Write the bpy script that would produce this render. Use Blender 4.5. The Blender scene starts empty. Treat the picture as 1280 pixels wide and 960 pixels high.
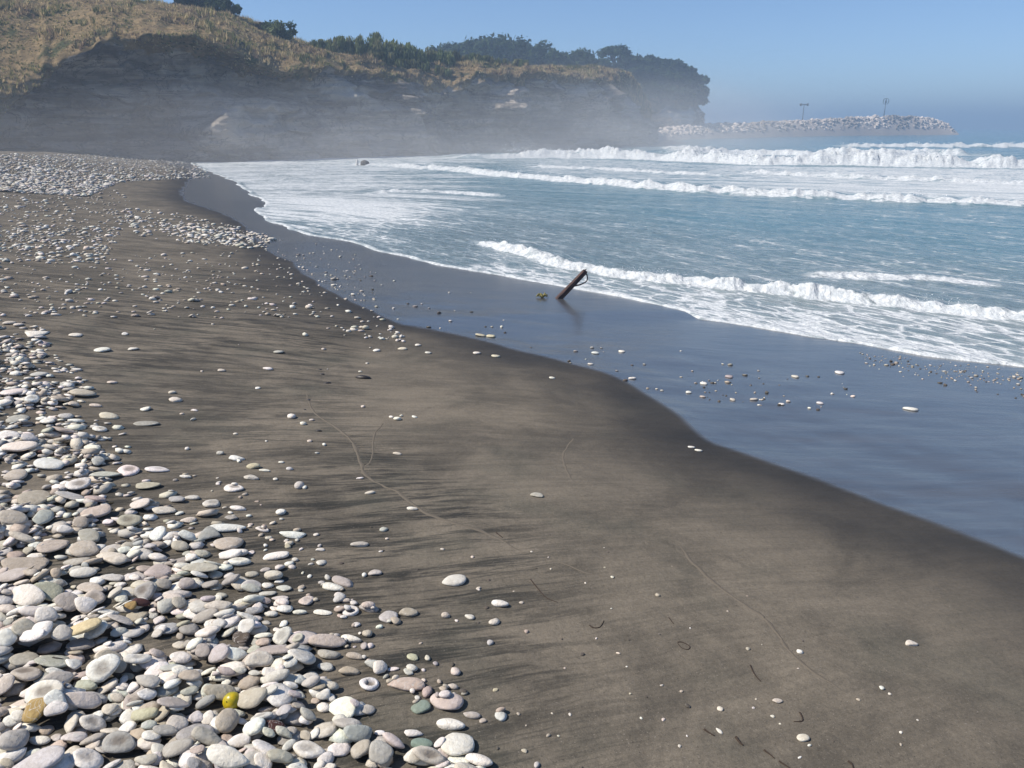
import bpy, bmesh, math, random
import numpy as np
from collections import defaultdict
from mathutils import Vector, Matrix, Quaternion

random.seed(7)
rng = np.random.default_rng(11)
R = math.radians

# ------------------------------------------------------------------ camera, sky, sun
scene = bpy.context.scene
C = scene.collection
CAM_Z, PITCH, FPX = 2.65, R(18.5), 961.0
cam_d = bpy.data.cameras.new('camera')
cam_d.sensor_width = 36.0
cam_d.lens = 36.0 * FPX / 1280.0
cam_d.clip_start, cam_d.clip_end = 0.05, 9000.0
cam = bpy.data.objects.new('camera', cam_d)
cam.location = (0, 0, CAM_Z)
cam.rotation_euler = (math.pi / 2 - PITCH, 0, 0)
C.objects.link(cam)
scene.camera = cam

SUN_EL = R(47)
SUN_DIR = Vector((-math.cos(SUN_EL) * 1.0, -math.cos(SUN_EL) * 0.05, math.sin(SUN_EL))).normalized()
world = bpy.data.worlds.new('World')
scene.world = world
world.use_nodes = True
wn = world.node_tree.nodes
sky = wn.new('ShaderNodeTexSky')
sky.sky_type = 'NISHITA'
sky.sun_disc = False
sky.sun_elevation = SUN_EL
sky.sun_rotation = math.atan2(SUN_DIR.x, SUN_DIR.y)
sky.air_density, sky.dust_density, sky.ozone_density = 0.72, 0.1, 5.5
wn['Background'].inputs['Strength'].default_value = 0.108
world.node_tree.links.new(sky.outputs[0], wn['Background'].inputs['Color'])

sun_d = bpy.data.lights.new('sun', 'SUN')
sun_d.energy, sun_d.angle, sun_d.color = 4.7, R(0.55), (1.0, 0.925, 0.82)
sun = bpy.data.objects.new('sun', sun_d)
sun.rotation_euler = SUN_DIR.to_track_quat('Z', 'Y').to_euler()
sun.location = SUN_DIR * 60
C.objects.link(sun)

scene.view_settings.view_transform = 'Standard'
scene.view_settings.look = 'None'
scene.view_settings.exposure = 0.42
scene.view_settings.gamma = 1.0
scene.view_settings.use_curve_mapping = False
scene.cycles.use_denoising = True
scene.cycles.volume_bounces = 1
scene.cycles.max_bounces = 6
scene.cycles.diffuse_bounces = 3

# ------------------------------------------------------------------ numeric helpers
SP, CP = math.sin(PITCH), math.cos(PITCH)

def ray(u, v):
    u = np.asarray(u, float); v = np.asarray(v, float)
    a = (u - 640.0) / FPX; b = -(v - 480.0) / FPX
    return a, CP + b * SP, -SP + b * CP

def proj(x, y, z):
    zz = z - CAM_Z
    d = y * CP - zz * SP
    d = np.where(d < 0.01, 0.01, d)
    return 640 + FPX * x / d, 480 - FPX * (y * SP + zz * CP) / d

def at(u, v, Y):
    a, f, d = ray(u, v)
    t = Y / f
    return np.array([a * t, Y, CAM_Z + d * t], float)

def on_plane(u, v, z=0.0):
    a, f, d = ray(u, v)
    t = (z - CAM_Z) / d
    return np.stack([a * t, f * t], -1)

def sstep(a, b, x):
    t = np.clip((x - a) / (b - a), 0, 1)
    return t * t * (3 - 2 * t)

def _hash(ix, iy, iz, seed):
    h = (ix * 374761393 + iy * 668265263 + iz * 1440662683 + seed * 974634721) & 0xFFFFFFFF
    h = ((h ^ (h >> 13)) * 1274126177) & 0xFFFFFFFF
    h = ((h ^ (h >> 16)) * 2246822519) & 0xFFFFFFFF
    return ((h ^ (h >> 15)) & 0xFFFFFF) / float(0xFFFFFF)

def vnoise(x, y, z=0.0, seed=0):
    x, y, z = np.broadcast_arrays(np.asarray(x, float), np.asarray(y, float), np.asarray(z, float))
    xi, yi, zi = np.floor(x).astype(np.int64), np.floor(y).astype(np.int64), np.floor(z).astype(np.int64)
    fx, fy, fz = x - xi, y - yi, z - zi
    fx, fy, fz = fx * fx * fx * (fx * (fx * 6 - 15) + 10), fy * fy * fy * (fy * (fy * 6 - 15) + 10), fz * fz * fz * (fz * (fz * 6 - 15) + 10)
    def c(a, b, d): return _hash(xi + a, yi + b, zi + d, seed)
    x00 = c(0,0,0) * (1-fx) + c(1,0,0) * fx
    x10 = c(0,1,0) * (1-fx) + c(1,1,0) * fx
    x01 = c(0,0,1) * (1-fx) + c(1,0,1) * fx
    x11 = c(0,1,1) * (1-fx) + c(1,1,1) * fx
    return ((x00 * (1-fy) + x10 * fy) * (1-fz) + (x01 * (1-fy) + x11 * fy) * fz) * 2 - 1

def fbm(x, y, z=0.0, oct=4, seed=0, gain=0.5):
    s, a, n = 0, 1.0, 0
    x, y, z = np.asarray(x, float), np.asarray(y, float), np.asarray(z, float)
    for i in range(oct):
        s = s + a * vnoise(x, y, z, seed + i * 17); n += a
        a *= gain; x, y, z = x * 2.03 + 5.2, y * 2.03 + 1.7, z * 2.03 + 9.1
    return s / n

def sdist(P, poly):
    """signed distance to a polyline (positive on its left) and arc position of the nearest point"""
    P = np.asarray(P, float); best = np.full(P.shape[:-1], 1e18); sg = np.ones(P.shape[:-1]); arc = np.zeros(P.shape[:-1])
    L = 0.0
    for i in range(len(poly) - 1):
        a, b = poly[i], poly[i + 1]; e = b - a; l2 = e @ e
        w = P - a
        t = (w @ e) / l2
        t = np.clip(t, 0, 1)
        d2 = (w[..., 0] - t * e[0]) ** 2 + (w[..., 1] - t * e[1]) ** 2
        m = d2 < best - 1e-12
        cr = e[0] * w[..., 1] - e[1] * w[..., 0]
        best = np.where(m, d2, best); sg = np.where(m, np.where(cr >= 0, 1.0, -1.0), sg)
        arc = np.where(m, L + t * math.sqrt(l2), arc)
        L += math.sqrt(l2)
    return np.sqrt(best) * sg, arc, L

def smooth_poly(p, n=4):
    p = np.asarray(p, float)
    out = []
    for i in range(len(p) - 1):
        p0, p1, p2, p3 = p[max(i-1, 0)], p[i], p[i+1], p[min(i+2, len(p)-1)]
        for k in range(n):
            t = k / n
            out.append(0.5 * (2*p1 + (p2-p0)*t + (2*p0-5*p1+4*p2-p3)*t*t + (3*p1-p0-3*p2+p3)*t**3))
    out.append(p[-1])
    return np.array(out)

def in_poly(u, v, poly):
    u = np.asarray(u); v = np.asarray(v); ins = np.zeros(u.shape, bool)
    n = len(poly)
    for i in range(n):
        x1, y1 = poly[i]; x2, y2 = poly[(i + 1) % n]
        c = ((y1 > v) != (y2 > v)) & (u < (x2 - x1) * (v - y1) / (y2 - y1 + 1e-12) + x1)
        ins ^= c
    return ins

# ------------------------------------------------------------------ object helpers
def ico(sub):
    bm = bmesh.new(); bmesh.ops.create_icosphere(bm, subdivisions=sub, radius=1.0)
    bm.verts.ensure_lookup_table()
    V = np.array([v.co[:] for v in bm.verts]); F = np.array([[v.index for v in f.verts] for f in bm.faces]); bm.free()
    return V, F
ICO = {k: ico(k) for k in (1, 2, 3, 4)}

def tag(o, label=None, cat=None, group=None, kind=None):
    if label: o['label'] = label
    if cat: o['category'] = cat
    if group: o['group'] = group
    if kind: o['kind'] = kind
    return o

def mesh_np(name, V, F, mat=None, attrs=None, smooth=True):
    """V (n,3), F (m,k) int array"""
    V = np.ascontiguousarray(V, np.float32); F = np.ascontiguousarray(F, np.int32)
    me = bpy.data.meshes.new(name)
    k = F.shape[1]
    me.vertices.add(len(V)); me.vertices.foreach_set('co', V.ravel())
    me.loops.add(F.size); me.loops.foreach_set('vertex_index', F.ravel())
    me.polygons.add(len(F)); me.polygons.foreach_set('loop_start', np.arange(0, F.size, k, dtype=np.int32))
    me.polygons.foreach_set('use_smooth', np.full(len(F), smooth))
    for an, (typ, arr) in (attrs or {}).items():
        a = me.attributes.new(an, typ, 'POINT')
        arr = np.ascontiguousarray(arr, np.float32)
        a.data.foreach_set({'FLOAT': 'value', 'FLOAT_VECTOR': 'vector', 'FLOAT_COLOR': 'color'}[typ], arr.ravel())
    me.update(calc_edges=True)
    if mat: me.materials.append(mat)
    return me

def obj(name, me, parent=None, loc=None):
    o = bpy.data.objects.new(name, me)
    C.objects.link(o)
    if parent: o.parent = parent
    if loc is not None: o.location = loc
    return o

def empty(name, loc=(0, 0, 0)):
    o = bpy.data.objects.new(name, None); o.empty_display_size = 0.2
    C.objects.link(o); o.location = loc
    return o

def col4(c, n):
    a = np.ones((n, 4), np.float32); a[:, :3] = c
    return a

def tube(path, radii, sides=7, cap=True):
    path = [Vector(p) for p in path]; V = []; F = []
    up = Vector((0.13, 0.27, 1)).normalized()
    for i, p in enumerate(path):
        d = (path[min(i+1, len(path)-1)] - path[max(i-1, 0)]).normalized()
        a = d.cross(up)
        if a.length < 1e-4: a = d.cross(Vector((1, 0, 0)))
        a.normalize(); b = d.cross(a)
        for k in range(sides):
            an = 2 * math.pi * k / sides
            V.append(p + (a * math.cos(an) + b * math.sin(an)) * radii[i])
    for i in range(len(path) - 1):
        for k in range(sides):
            k2 = (k + 1) % sides
            F.append((i*sides+k, i*sides+k2, (i+1)*sides+k2, (i+1)*sides+k))
    n = len(V)
    if cap:
        V += [path[0], path[-1]]
        for k in range(sides):
            k2 = (k + 1) % sides
            F.append((n, k2, k, k)); e = (len(path)-1)*sides
            F.append((n+1, e+k, e+k2, e+k2))
    return [tuple(v) for v in V], F

def py_mesh(name, V, F, mat, smooth=True, col=None):
    F = [tuple(dict.fromkeys(f)) for f in F]
    me = bpy.data.meshes.new(name); me.from_pydata(V, [], F)
    for p in me.polygons: p.use_smooth = smooth
    if col is not None:
        a = me.attributes.new('col', 'FLOAT_COLOR', 'POINT')
        a.data.foreach_set('color', col4(col, len(V)).ravel())
    me.materials.append(mat); me.update()
    return me

# ------------------------------------------------------------------ materials
class NT:
    def __init__(self, name):
        self.m = bpy.data.materials.new(name); self.m.use_nodes = True
        self.t = self.m.node_tree; self.n = self.t.nodes; self.l = self.t.links
        self.b = self.n['Principled BSDF']; self.out = self.n['Material Output']
    def link(self, a, b): self.l.new(a, b)
    def new(self, typ, **kw):
        n = self.n.new(typ)
        for k, v in kw.items(): setattr(n, k, v)
        return n
    def attr(self, name, out='Fac'):
        n = self.new('ShaderNodeAttribute'); n.attribute_name = name
        return n.outputs[out]
    def math(self, op, a, b=None, c=None, clamp=False):
        n = self.new('ShaderNodeMath', operation=op, use_clamp=clamp)
        for i, x in enumerate((a, b, c)):
            if x is None: continue
            if hasattr(x, 'is_output'): self.link(x, n.inputs[i])
            else: n.inputs[i].default_value = x
        return n.outputs[0]
    def noise(self, vec, scale, detail=4, rough=0.55, dist=0.0):
        n = self.new('ShaderNodeTexNoise')
        if vec is not None: self.link(vec, n.inputs['Vector'])
        n.inputs['Scale'].default_value = scale; n.inputs['Detail'].default_value = detail
        n.inputs['Roughness'].default_value = rough; n.inputs['Distortion'].default_value = dist
        return n.outputs[0]
    def mapping(self, vec, scale=(1,1,1), rot=(0,0,0), loc=(0,0,0)):
        n = self.new('ShaderNodeMapping'); self.link(vec, n.inputs[0])
        n.inputs['Scale'].default_value = scale; n.inputs['Rotation'].default_value = rot; n.inputs['Location'].default_value = loc
        return n.outputs[0]
    def ramp(self, fac, lo, hi):
        n = self.new('ShaderNodeMapRange', interpolation_type='SMOOTHSTEP')
        self.link(fac, n.inputs['Value'])
        for k, x in (('From Min', lo), ('From Max', hi)):
            if hasattr(x, 'is_output'): self.link(x, n.inputs[k])
            else: n.inputs[k].default_value = x
        return n.outputs[0]
    def mix(self, fac, a, b, blend='MIX'):
        n = self.new('ShaderNodeMix', data_type='RGBA', blend_type=blend)
        for idx, x in ((0, fac), (6, a), (7, b)):
            if hasattr(x, 'is_output'): self.link(x, n.inputs[idx])
            elif idx == 0: n.inputs[0].default_value = x
            else: n.inputs[idx].default_value = (*x, 1)
        return n.outputs[2]
    def mixf(self, fac, a, b):
        n = self.new('ShaderNodeMix', data_type='FLOAT')
        for idx, x in ((0, fac), (2, a), (3, b)):
            if hasattr(x, 'is_output'): self.link(x, n.inputs[idx])
            else: n.inputs[idx].default_value = x
        return n.outputs[0]
    def bump(self, h, strength=0.5, dist=0.01, normal=None):
        n = self.new('ShaderNodeBump'); self.link(h, n.inputs['Height'])
        if hasattr(strength, 'is_output'): self.link(strength, n.inputs['Strength'])
        else: n.inputs['Strength'].default_value = strength
        n.inputs['Distance'].default_value = dist
        if normal is not None: self.link(normal, n.inputs['Normal'])
        return n.outputs[0]
    def set(self, **kw):
        for k, v in kw.items():
            i = self.b.inputs[k.replace('_', ' ')]
            if hasattr(v, 'is_output'): self.link(v, i)
            elif isinstance(v, tuple): i.default_value = (*v, 1) if len(v) == 3 and i.type == 'RGBA' else v
            else: i.default_value = v

def mat_sand():
    t = NT('sand')
    g = t.new('ShaderNodeNewGeometry').outputs['Position']
    flow = t.attr('flow', 'Vector')
    wet, damp, stk = t.attr('wet'), t.attr('damp'), t.attr('streak')
    warp = t.noise(g, 1.3, 3)
    # backwash streaks of dark mineral sand
    s1 = t.noise(t.mapping(flow, (1.5, 10.0, 1.0)), 1.0, 7, 0.66, 0.55)
    s2 = t.noise(t.mapping(flow, (4.6, 46.0, 1.0), loc=(3, 7, 0)), 1.0, 6, 0.72, 0.6)
    sm = t.math('ADD', t.math('MULTIPLY', s1, 0.58), t.math('MULTIPLY', s2, 0.42))
    sm = t.ramp(sm, 0.42, 0.56)
    patch = t.ramp(t.noise(g, 1.2, 6, 0.66, 0.6), 0.36, 0.62)
    lightc = t.mix(patch, (0.112, 0.097, 0.076), (0.184, 0.157, 0.120))
    darkc = t.mix(patch, (0.028, 0.027, 0.023), (0.046, 0.043, 0.037))
    fac = t.math('MULTIPLY', t.math('SUBTRACT', 1.0, sm), stk)
    c = t.mix(fac, lightc, darkc)
    green = t.ramp(t.noise(t.mapping(g, (1, 1, 1), loc=(5, 2, 0)), 1.7, 3), 0.5, 0.75)
    c = t.mix(t.math('MULTIPLY', green, 0.35), c, (0.075, 0.076, 0.060))
    grain = t.noise(g, 240.0, 3, 0.8)
    grain2 = t.noise(g, 62.0, 4, 0.75)
    gv = t.math('ADD', t.math('MULTIPLY', grain, 1.15), t.math('MULTIPLY', grain2, 0.85))
    gv = t.math('ADD', gv, 0.0)
    vm = t.new('ShaderNodeVectorMath', operation='SCALE'); t.link(c, vm.inputs[0]); t.link(gv, vm.inputs['Scale'])
    c = vm.outputs[0]
    sp = t.noise(g, 170.0, 2, 0.6)
    c = t.mix(t.math('MULTIPLY', t.ramp(sp, 0.66, 0.72), 0.55), c, (0.34, 0.30, 0.25))
    c = t.mix(t.math('MULTIPLY', t.ramp(t.noise(g, 120.0, 3, 0.6), 0.36, 0.30), 0.6), c, (0.030, 0.026, 0.022))
    dampn = t.math('MULTIPLY', damp, t.math('ADD', 0.62, t.math('MULTIPLY', warp, 0.7)), clamp=True)
    c = t.mix(dampn, c, (0.026, 0.025, 0.024))
    wetc = t.mix(t.ramp(t.noise(t.mapping(flow, (0.8, 5.0, 1)), 1.0, 4), 0.35, 0.7), (0.060, 0.063, 0.068), (0.082, 0.084, 0.087))
    c = t.mix(wet, c, wetc)
    rough = t.mixf(wet, t.mixf(dampn, 0.92, 0.70), 0.19)
    dry = t.math('SUBTRACT', 1.0, wet)
    hb = t.math('ADD', t.math('MULTIPLY', grain, 0.35), t.math('MULTIPLY', grain2, 0.65))
    b0 = t.bump(t.noise(g, 16.0, 4, 0.6), t.math('MULTIPLY', dry, 0.35), 0.02)
    b1 = t.bump(hb, t.math('MULTIPLY', dry, 0.6), 0.005, b0)
    b2 = t.bump(t.noise(t.mapping(flow, (1.4, 9.0, 1)), 1.0, 4, 0.6, 0.3), t.mixf(wet, 0.35, 0.05), 0.03, b1)
    rip = t.noise(t.mapping(flow, (3.0, 7.0, 1)), 1.0, 3)
    b3 = t.bump(rip, t.math('MULTIPLY', wet, 0.10), 0.02, b2)
    t.set(Base_Color=c, Roughness=rough, Normal=b3, IOR=1.45, Specular_IOR_Level=t.mixf(wet, 0.25, 1.0))
    return t.m

def mat_sea():
    t = NT('sea_water')
    g = t.new('ShaderNodeNewGeometry').outputs['Position']
    sh = t.attr('shore', 'Vector'); F = t.attr('foam'); solid = t.attr('solid'); silt = t.attr('silt')
    # foam lace: stretched along the shore, broken by cells
    n1 = t.noise(t.mapping(sh, (0.42, 1.7, 1)), 1.0, 6, 0.66, 0.6)
    n2 = t.noise(t.mapping(sh, (2.0, 5.5, 1), loc=(4, 1, 0)), 1.0, 5, 0.65, 0.8)
    vo = t.new('ShaderNodeTexVoronoi', feature='DISTANCE_TO_EDGE')
    wv = t.new('ShaderNodeVectorMath', operation='ADD')
    nz = t.new('ShaderNodeTexNoise'); t.link(sh, nz.inputs['Vector']); nz.inputs['Scale'].default_value = 1.5; nz.inputs['Detail'].default_value = 4
    sc = t.new('ShaderNodeVectorMath', operation='SCALE'); t.link(nz.outputs['Color'], sc.inputs[0]); sc.inputs['Scale'].default_value = 0.9
    t.link(t.mapping(sh, (1.3, 3.0, 1)), wv.inputs[0]); t.link(sc.outputs[0], wv.inputs[1])
    t.link(wv.outputs[0], vo.inputs['Vector']); vo.inputs['Scale'].default_value = 1.5
    cell = t.math('SUBTRACT', 1.0, t.ramp(vo.outputs['Distance'], 0.0, 0.22))
    pat = t.math('ADD', t.math('MULTIPLY', n1, 0.62), t.math('MULTIPLY', n2, 0.33))
    pat = t.math('ADD', pat, t.math('MULTIPLY', cell, 0.12))
    thr = t.math('SUBTRACT', 0.80, t.math('MULTIPLY', F, 0.48))
    lace = t.ramp(pat, t.math('SUBTRACT', thr, 0.055), t.math('ADD', thr, 0.055))
    veil = t.math('MULTIPLY', t.ramp(pat, t.math('SUBTRACT', thr, 0.22), t.math('ADD', thr, 0.05)), 0.35)
    fm = t.math('MAXIMUM', t.math('MAXIMUM', lace, veil), solid, clamp=True)
    water = t.mix(silt, (0.090, 0.185, 0.225), (0.130, 0.175, 0.190))
    fine = t.noise(g, 9.0, 4, 0.7)
    foamc = t.mix(t.ramp(fine, 0.3, 0.7), (0.42, 0.46, 0.49), (0.70, 0.72, 0.72))
    c = t.mix(fm, water, foamc)
    rip1 = t.noise(t.mapping(sh, (1.6, 4.2, 1)), 1.0, 5, 0.62, 0.4)
    rip2 = t.noise(t.mapping(sh, (6.0, 13.0, 1)), 1.0, 3, 0.6)
    hb = t.math('ADD', t.math('MULTIPLY', rip1, 1.0), t.math('MULTIPLY', rip2, 0.25))
    b = t.bump(hb, 0.55, 0.22)
    b = t.bump(t.math('ADD', fine, t.math('MULTIPLY', fm, 0.9)), t.math('MULTIPLY', fm, 0.55), 0.05, b)
    t.set(Base_Color=c, Roughness=t.mixf(fm, 0.13, 0.85), Normal=b, IOR=1.33, Specular_IOR_Level=t.mixf(fm, 0.5, 0.2))
    return t.m

def mat_pebble():
    t = NT('pebble_stone')
    tc = t.new('ShaderNodeNewGeometry').outputs['Position']
    c = t.attr('col', 'Color'); d = t.attr('dirt'); vein = t.attr('vein')
    m1 = t.ramp(t.noise(tc, 30.0, 6, 0.68, 0.5), 0.38, 0.64)
    m2 = t.ramp(t.noise(tc, 130.0, 5, 0.75), 0.40, 0.62)
    dk = t.mix(1.0, c, (0.70, 0.66, 0.60), 'MULTIPLY')
    c2 = t.mix(t.math('MULTIPLY', t.math('SUBTRACT', 1.0, m1), 0.6), c, dk)
    c2 = t.mix(t.math('MULTIPLY', t.math('SUBTRACT', 1.0, m2), 0.38), c2, dk)
    # pale veins on some stones
    w = t.noise(t.mapping(tc, (1, 1, 1), rot=(0.4, 0.7, 0.3)), 22.0, 2, 0.5, 1.2)
    line = t.math('SUBTRACT', 1.0, t.ramp(t.math('ABSOLUTE', t.math('SUBTRACT', w, 0.5)), 0.0, 0.02))
    c2 = t.mix(t.math('MULTIPLY', line, vein), c2, (0.50, 0.48, 0.44))
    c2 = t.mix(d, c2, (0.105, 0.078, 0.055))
    speck = t.ramp(t.noise(tc, 260.0, 2, 0.5), 0.70, 0.76)
    c2 = t.mix(t.math('MULTIPLY', speck, 0.45), c2, (0.10, 0.09, 0.08))
    h = t.math('ADD', t.noise(tc, 60.0, 5, 0.6), t.math('MULTIPLY', t.noise(tc, 320.0, 3, 0.6), 0.25))
    t.set(Base_Color=c2, Roughness=0.74, Normal=t.bump(h, 0.7, 0.007), Specular_IOR_Level=0.35)
    return t.m

def mat_cliff():
    t = NT('cliff_rock')
    g = t.new('ShaderNodeNewGeometry').outputs['Position']
    grass, pale = t.attr('grass'), t.attr('pale')
    st = t.noise(t.mapping(g, (0.10, 0.10, 1.5), rot=(R(6), R(-5), 0)), 1.0, 6, 0.62, 0.6)
    bl = t.noise(g, 0.24, 6, 0.66, 0.5)
    c = t.mix(t.ramp(st, 0.36, 0.62), (0.135, 0.118, 0.102), (0.43, 0.375, 0.31))
    big = t.noise(t.mapping(g, (1, 1, 1.3), loc=(3, 9, 1)), 0.16, 5, 0.62, 0.8)
    c = t.mix(t.math('MULTIPLY', t.ramp(big, 0.52, 0.40), 0.75), c, (0.115, 0.102, 0.092))
    crk = t.math('ABSOLUTE', t.math('SUBTRACT', t.noise(t.mapping(g, (.55, .55, .9), rot=(.5, .3, 0)), 0.8, 4, 0.6, 1.0), 0.5))
    c = t.mix(t.math('MULTIPLY', t.ramp(crk, 0.03, 0.0), 0.8), c, (0.06, 0.054, 0.048))
    c = t.mix(t.math('MULTIPLY', t.ramp(bl, 0.45, 0.72), 0.55), c, (0.45, 0.39, 0.32))
    c = t.mix(pale, c, (0.62, 0.58, 0.52))
    gn = t.noise(g, 1.1, 5, 0.65)
    gc = t.mix(t.ramp(gn, 0.35, 0.65), (0.15, 0.112, 0.060), (0.28, 0.205, 0.11))
    gc = t.mix(t.ramp(t.noise(g, 0.5, 3), 0.52, 0.68), gc, (0.062, 0.068, 0.030))
    gm = t.ramp(t.math('ADD', grass, t.math('MULTIPLY', t.math('SUBTRACT', gn, 0.5), 0.8)), 0.4, 0.6)
    c = t.mix(gm, c, gc)
    h = t.math('ADD', st, t.noise(g, 2.4, 6, 0.65))
    t.set(Base_Color=c, Roughness=0.95, Normal=t.bump(h, 0.8, 0.35), Specular_IOR_Level=0.15)
    return t.m

def mat_leaf(name, rough=0.7, trans=0.0):
    t = NT(name)
    c = t.attr('col', 'Color')
    t.set(Base_Color=c, Roughness=rough, Specular_IOR_Level=0.2)
    tr = t.new('ShaderNodeBsdfTranslucent'); t.link(c, tr.inputs['Color'])
    mx = t.new('ShaderNodeMixShader'); mx.inputs[0].default_value = 0.42
    t.link(t.b.outputs[0], mx.inputs[1]); t.link(tr.outputs[0], mx.inputs[2]); t.link(mx.outputs[0], t.out.inputs['Surface'])
    return t.m

def mat_bark(name, c1, c2, scale=14.0):
    t = NT(name)
    tc = t.new('ShaderNodeTexCoord').outputs['Object']
    n = t.noise(t.mapping(tc, (4, 4, 0.7)), scale, 5, 0.65, 0.3)
    t.set(Base_Color=t.mix(t.ramp(n, 0.35, 0.68), c1, c2), Roughness=0.85, Normal=t.bump(n, 0.9, 0.012))
    return t.m

def mat_plain(name, c, rough=0.6, spec=0.4, var=0.25, scale=40.0):
    t = NT(name)
    tc = t.new('ShaderNodeTexCoord').outputs['Object']
    n = t.noise(tc, scale, 4)
    t.set(Base_Color=t.mix(t.math('MULTIPLY', n, var * 2), c, tuple(x * 0.45 for x in c)), Roughness=rough, Specular_IOR_Level=spec, Normal=t.bump(n, 0.25, 0.002))
    return t.m

def mat_volume(name, color, density, aniso=0.0):
    m = bpy.data.materials.new(name); m.use_nodes = True
    n = m.node_tree.nodes; n.remove(n['Principled BSDF'])
    v = n.new('ShaderNodeVolumePrincipled')
    v.inputs['Color'].default_value = (*color, 1); v.inputs['Density'].default_value = density
    v.inputs['Anisotropy'].default_value = aniso
    m.node_tree.links.new(v.outputs[0], n['Material Output'].inputs['Volume'])
    return m

M_SAND, M_SEA, M_PEB, M_CLIFF = mat_sand(), mat_sea(), mat_pebble(), mat_cliff()
M_LEAF, M_GRASS = mat_leaf('foliage'), mat_leaf('dry_grass', 0.9)
M_BARK = mat_bark('bark', (0.035, 0.028, 0.022), (0.09, 0.07, 0.055), 3.0)
M_WOOD = mat_bark('weathered_wood', (0.030, 0.016, 0.014), (0.115, 0.062, 0.050), 9.0)
M_TWIG = mat_plain('twig_bark', (0.050, 0.034, 0.024), 0.8, 0.3)
M_WEED = mat_plain('dark_seaweed', (0.028, 0.022, 0.018), 0.5, 0.5)

# ------------------------------------------------------------------ beach shape
SHORE_PX = [(1280,459),(1155,444),(1070,429),(1024,423),(940,408),(874,399),(858,389),(821,380),(759,369),(696,357),(646,349),(552,332),
            (509,321),(471,313),(440,302),(390,294),(359,286),(329,275),(322,262),(326,252),(304,238),(296,229),(277,221),(249,210)]
shore = [on_plane(u, v) for u, v in SHORE_PX]
shore = np.array([[60, -34], [26, -7], [12, 3.4]] + [list(p) for p in shore] + [[-24, 60], [-29, 72], [-60, 130]])

PROF_S = [-80, -20, -4, 0, 2, 4, 5.5, 7, 8.5, 10, 11.5, 13, 20, 60]
PROF_Z = [-6, -2.2, -.42, 0, .15, .33, .49, .68, .86, 1.0, 1.08, 1.12, 1.16, 1.3]
_sx = np.linspace(-80, 60, 2801); _sz = np.interp(_sx, PROF_S, PROF_Z)
_k = np.hanning(41); _k /= _k.sum(); _sz2 = np.convolve(np.pad(_sz, 20, mode='edge'), _k, 'valid')

def G(x, y, s=None):
    x = np.asarray(x, float); y = np.asarray(y, float)
    if s is None: s = sdist(np.stack([x, y], -1), shore)[0]
    z = np.interp(s, _sx, _sz2)
    up = sstep(0.3, 5, s)
    r = np.hypot(x, y)
    z = z + up * (0.035 * fbm(x * 0.45, y * 0.45, oct=3, seed=3) + 0.010 * fbm(x * 2.1, y * 2.6, oct=3, seed=5))
    z = z + up * sstep(14, 40, r) * 0.10 * fbm(x * 0.16, y * 0.16, oct=3, seed=8)
    return z

def to_ground(u, v, extra=0.0, hfun=None):
    """march the pixel's ray to the beach surface"""
    a, f, d = [np.atleast_1d(q).astype(float) for q in ray(u, v)]
    f_ = hfun or (lambda x, y: G(x, y))
    lo = np.full(a.shape, 1.0); hi = np.full(a.shape, 140.0)
    t = np.geomspace(1.2, 140, 90)
    X, Y, Z = a[:, None] * t, f[:, None] * t, CAM_Z + d[:, None] * t
    s0 = sdist(np.stack([X, Y], -1), shore)[0]
    below = Z < np.interp(s0, _sx, _sz2) + extra - 0.02 if hfun is None else Z < f_(X, Y) + extra
    i = np.where(below.any(1), below.argmax(1), len(t) - 1)
    lo = t[np.maximum(i - 2, 0)]; hi = t[np.minimum(i + 1, len(t) - 1)]
    for _ in range(14):
        m = (lo + hi) / 2
        b = CAM_Z + d * m < f_(a * m, f * m) + extra
        hi = np.where(b, m, hi); lo = np.where(b, lo, m)
    return np.stack([a * hi, f * hi, CAM_Z + d * hi], -1)

WET_PX = [(1480,777),(1280,697),(1200,665),(1100,628),(1000,590),(920,563),(885,550),(850,520),(815,497),(790,482),(755,466),(700,450),(640,436),(580,420),
          (530,410),(495,403),(470,390),(440,377),(410,362),(385,345),(362,326),(335,312),(318,297),(300,278),(270,264),(235,252),(228,238),(238,222),(240,212)]
wetp = to_ground([p[0] for p in WET_PX], [p[1] for p in WET_PX])[:, :2]
wetp = smooth_poly(wetp, 3)
_dw = wetp[0] - wetp[3]; _dw /= np.linalg.norm(_dw)
wetp = np.concatenate([[wetp[0] + _dw * 45], wetp, [[-27, 62], [-60, 128]]])

# ---- sand sheet
def polar_grid(az, r):
    A, Rr = np.meshgrid(az, r)
    return Rr * np.sin(A), Rr * np.cos(A)

def grid_faces(nr, nc, keep=None):
    i = np.arange(nr * nc).reshape(nr, nc)
    F = np.stack([i[:-1, :-1], i[:-1, 1:], i[1:, 1:], i[1:, :-1]], -1).reshape(-1, 4)
    if keep is not None:
        k = keep.reshape(-1); F = F[k[F].any(1)]
    return F

def compact(V, F, attrs):
    used = np.unique(F); mp = np.full(len(V), -1); mp[used] = np.arange(len(used))
    return V[used], mp[F], {k: (t, a[used]) for k, (t, a) in attrs.items()}

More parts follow.
